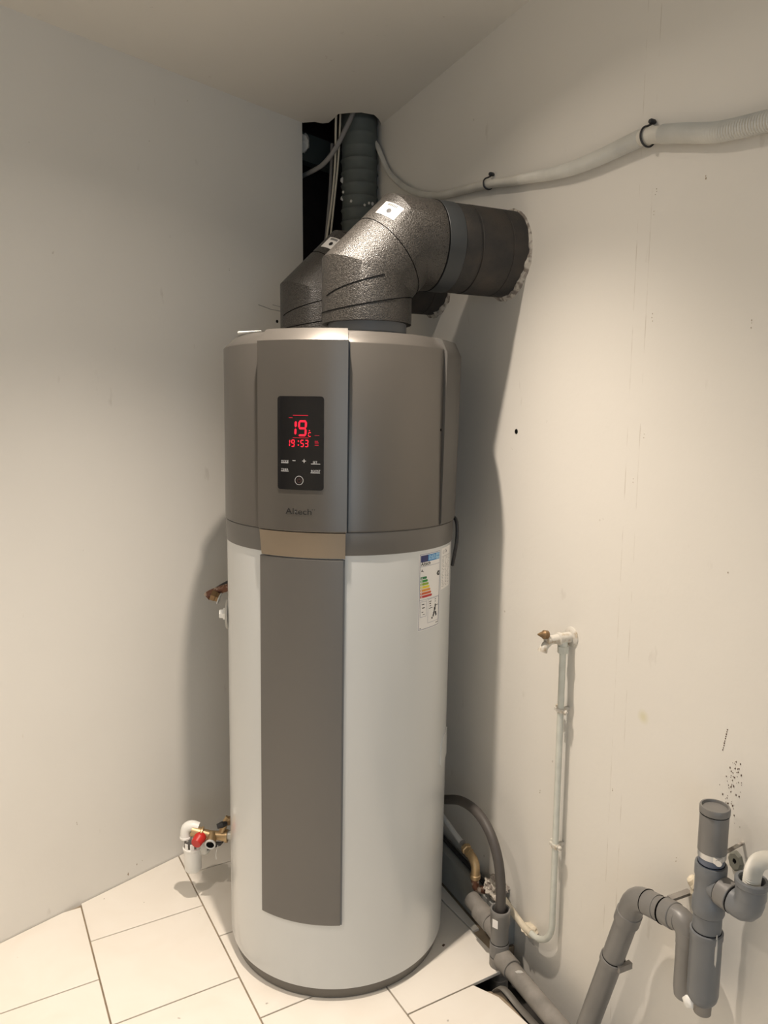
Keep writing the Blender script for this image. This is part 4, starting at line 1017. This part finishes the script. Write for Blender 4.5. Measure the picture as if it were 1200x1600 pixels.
o = gsub(obj('red_knob', bm, M['red_pl'], sg)); o['label'] = 'round red plastic knob'
bm = lathe([(0, 0), (.021, 0), (.021, .005), (.0175, .007), (.0165, .034), (0, .034)], n=24, origin=pt(-.566, .226, 2.190), axis=(-.9, 0, .25))
gsub(obj('outlet_nut', bm, M['brass'], sg))
we = cr([pt(-.580, .240), pt(-.600, .246), pt(-.616, .240), pt(-.621, .222), pt(-.621, .208)], .004)
gsub(obj('white_elbow', tube(we, .0165, n=24), M['white_pl'], sg))
gsub(obj('elbow_lip', ring(pt(-.621, .205), (0, 0, 1), .0145, .0185, .007, n=26), M['white_pl'], sg))
# ball valve with black handle
bm = tube([pt(-.492, .256, 2.206), pt(-.470, .262, 2.215), pt(-.448, .262, 2.225)], [.012, .014, .011], n=20); gsub(obj('isolating_valve', bm, M['brass_d'], sg))
bm = tube([pt(-.489, .260, 2.190), pt(-.500, .262, 2.180), pt(-.515, .258, 2.176)], [.007, .010, .0075], n=16); o = gsub(obj('black_handle', bm, M['black'], sg)); o['label'] = 'black valve lever'
bm = tube([pt(-.448, .262, 2.225), pt(-.41, .275, 2.235)], .012, n=18); gsub(obj('feed_pipe', bm, M['brass_d'], sg))
# funnel
fo = pt(-.600, .098)
bm = lathe([(0, 0), (.0235, 0), (.0262, .004), (.0275, .070), (.0305, .073), (.0310, .079), (.0285, .081), (.0270, .082), (.0262, .076), (.0245, .010), (0, .008)], n=40, origin=fo)
for i in range(9):          # crenellated open rim
    a0 = 2 * pi * i / 9; 
    if i in (3, 7): continue
    lathe([(.0268, .080), (.0290, .080), (.0285, .100), (.0268, .100)], n=6, bm=bm, origin=fo, a0=a0, a1=a0 + .42, closed_prof=True)
fn = gsub(obj('drain_funnel', bm, M['white_pl'], sg)); fn['label'] = 'white plastic drain funnel'
bm = lathe([(0, 0), (.010, 0), (.017, .006), (.0185, .020), (.0180, .040), (.016, .046), (0, .048)], n=28, origin=pt(-.560, .150, 2.205), axis=(-.25, 0, 1))
gsub(obj('milky_cup', bm, M['clear_pl'], sg))
bm = poly([pt(-.548, .196, 2.19), pt(-.500, .196, 2.19), pt(-.508, .186, 2.19), pt(-.552, .168, 2.19)], thick=.006, direction=(0, 1, 0)); gsub(obj('lower_bracket', bm, M['pvcdark'], sg, smooth=False))
gsub(obj('white_thread', tube(cr([pt(-.517, .188, 2.19), pt(-.521, .172, 2.188), pt(-.524, .155, 2.188), pt(-.523, .140, 2.188)], .004), .0011, n=6), M['white_pl'], sg))
# hot outlet stub above, left flank
ho = empty('hot_water_outlet', Vector((-.40, 2.25, 1.0))); tag(ho, 'tarnished copper outlet pipe poking out left of the heater at mid height', 'pipe')
def hsub(o): return sub(o, ho.location)
bm = tube(cr([Vector((-.395, 2.262, 1.018)), Vector((-.46, 2.258, 1.010)), Vector((-.50, 2.255, .998)), Vector((-.535, 2.25, .985)), Vector((-.548, 2.245, .975))], .008), .0125, n=20); 
hsub(obj('copper_pipe', bm, M['copper'], ho))
bm = lathe([(0, 0), (.0165, 0), (.0175, .003), (.0175, .014), (.0155, .016), (.0155, .026), (0, .026)], n=6, origin=Vector((-.530, 2.236, .985)), axis=(.75, 0, -.30)); hsub(obj('pipe_nut', bm, M['brass_d'], ho, angle=20))
bm = tube(cr([Vector((-.53, 2.262, .992)), Vector((-.47, 2.262, 1.024)), Vector((-.39, 2.262, 1.042))], .01), .006, n=12); hsub(obj('black_insulation', bm, M['black'], ho))
hsub(obj('white_ring', ring(Vector((-.508, 2.236, .974)), (.75, 0, -.3), .012, .0185, .004, n=24), M['pexw'], ho))
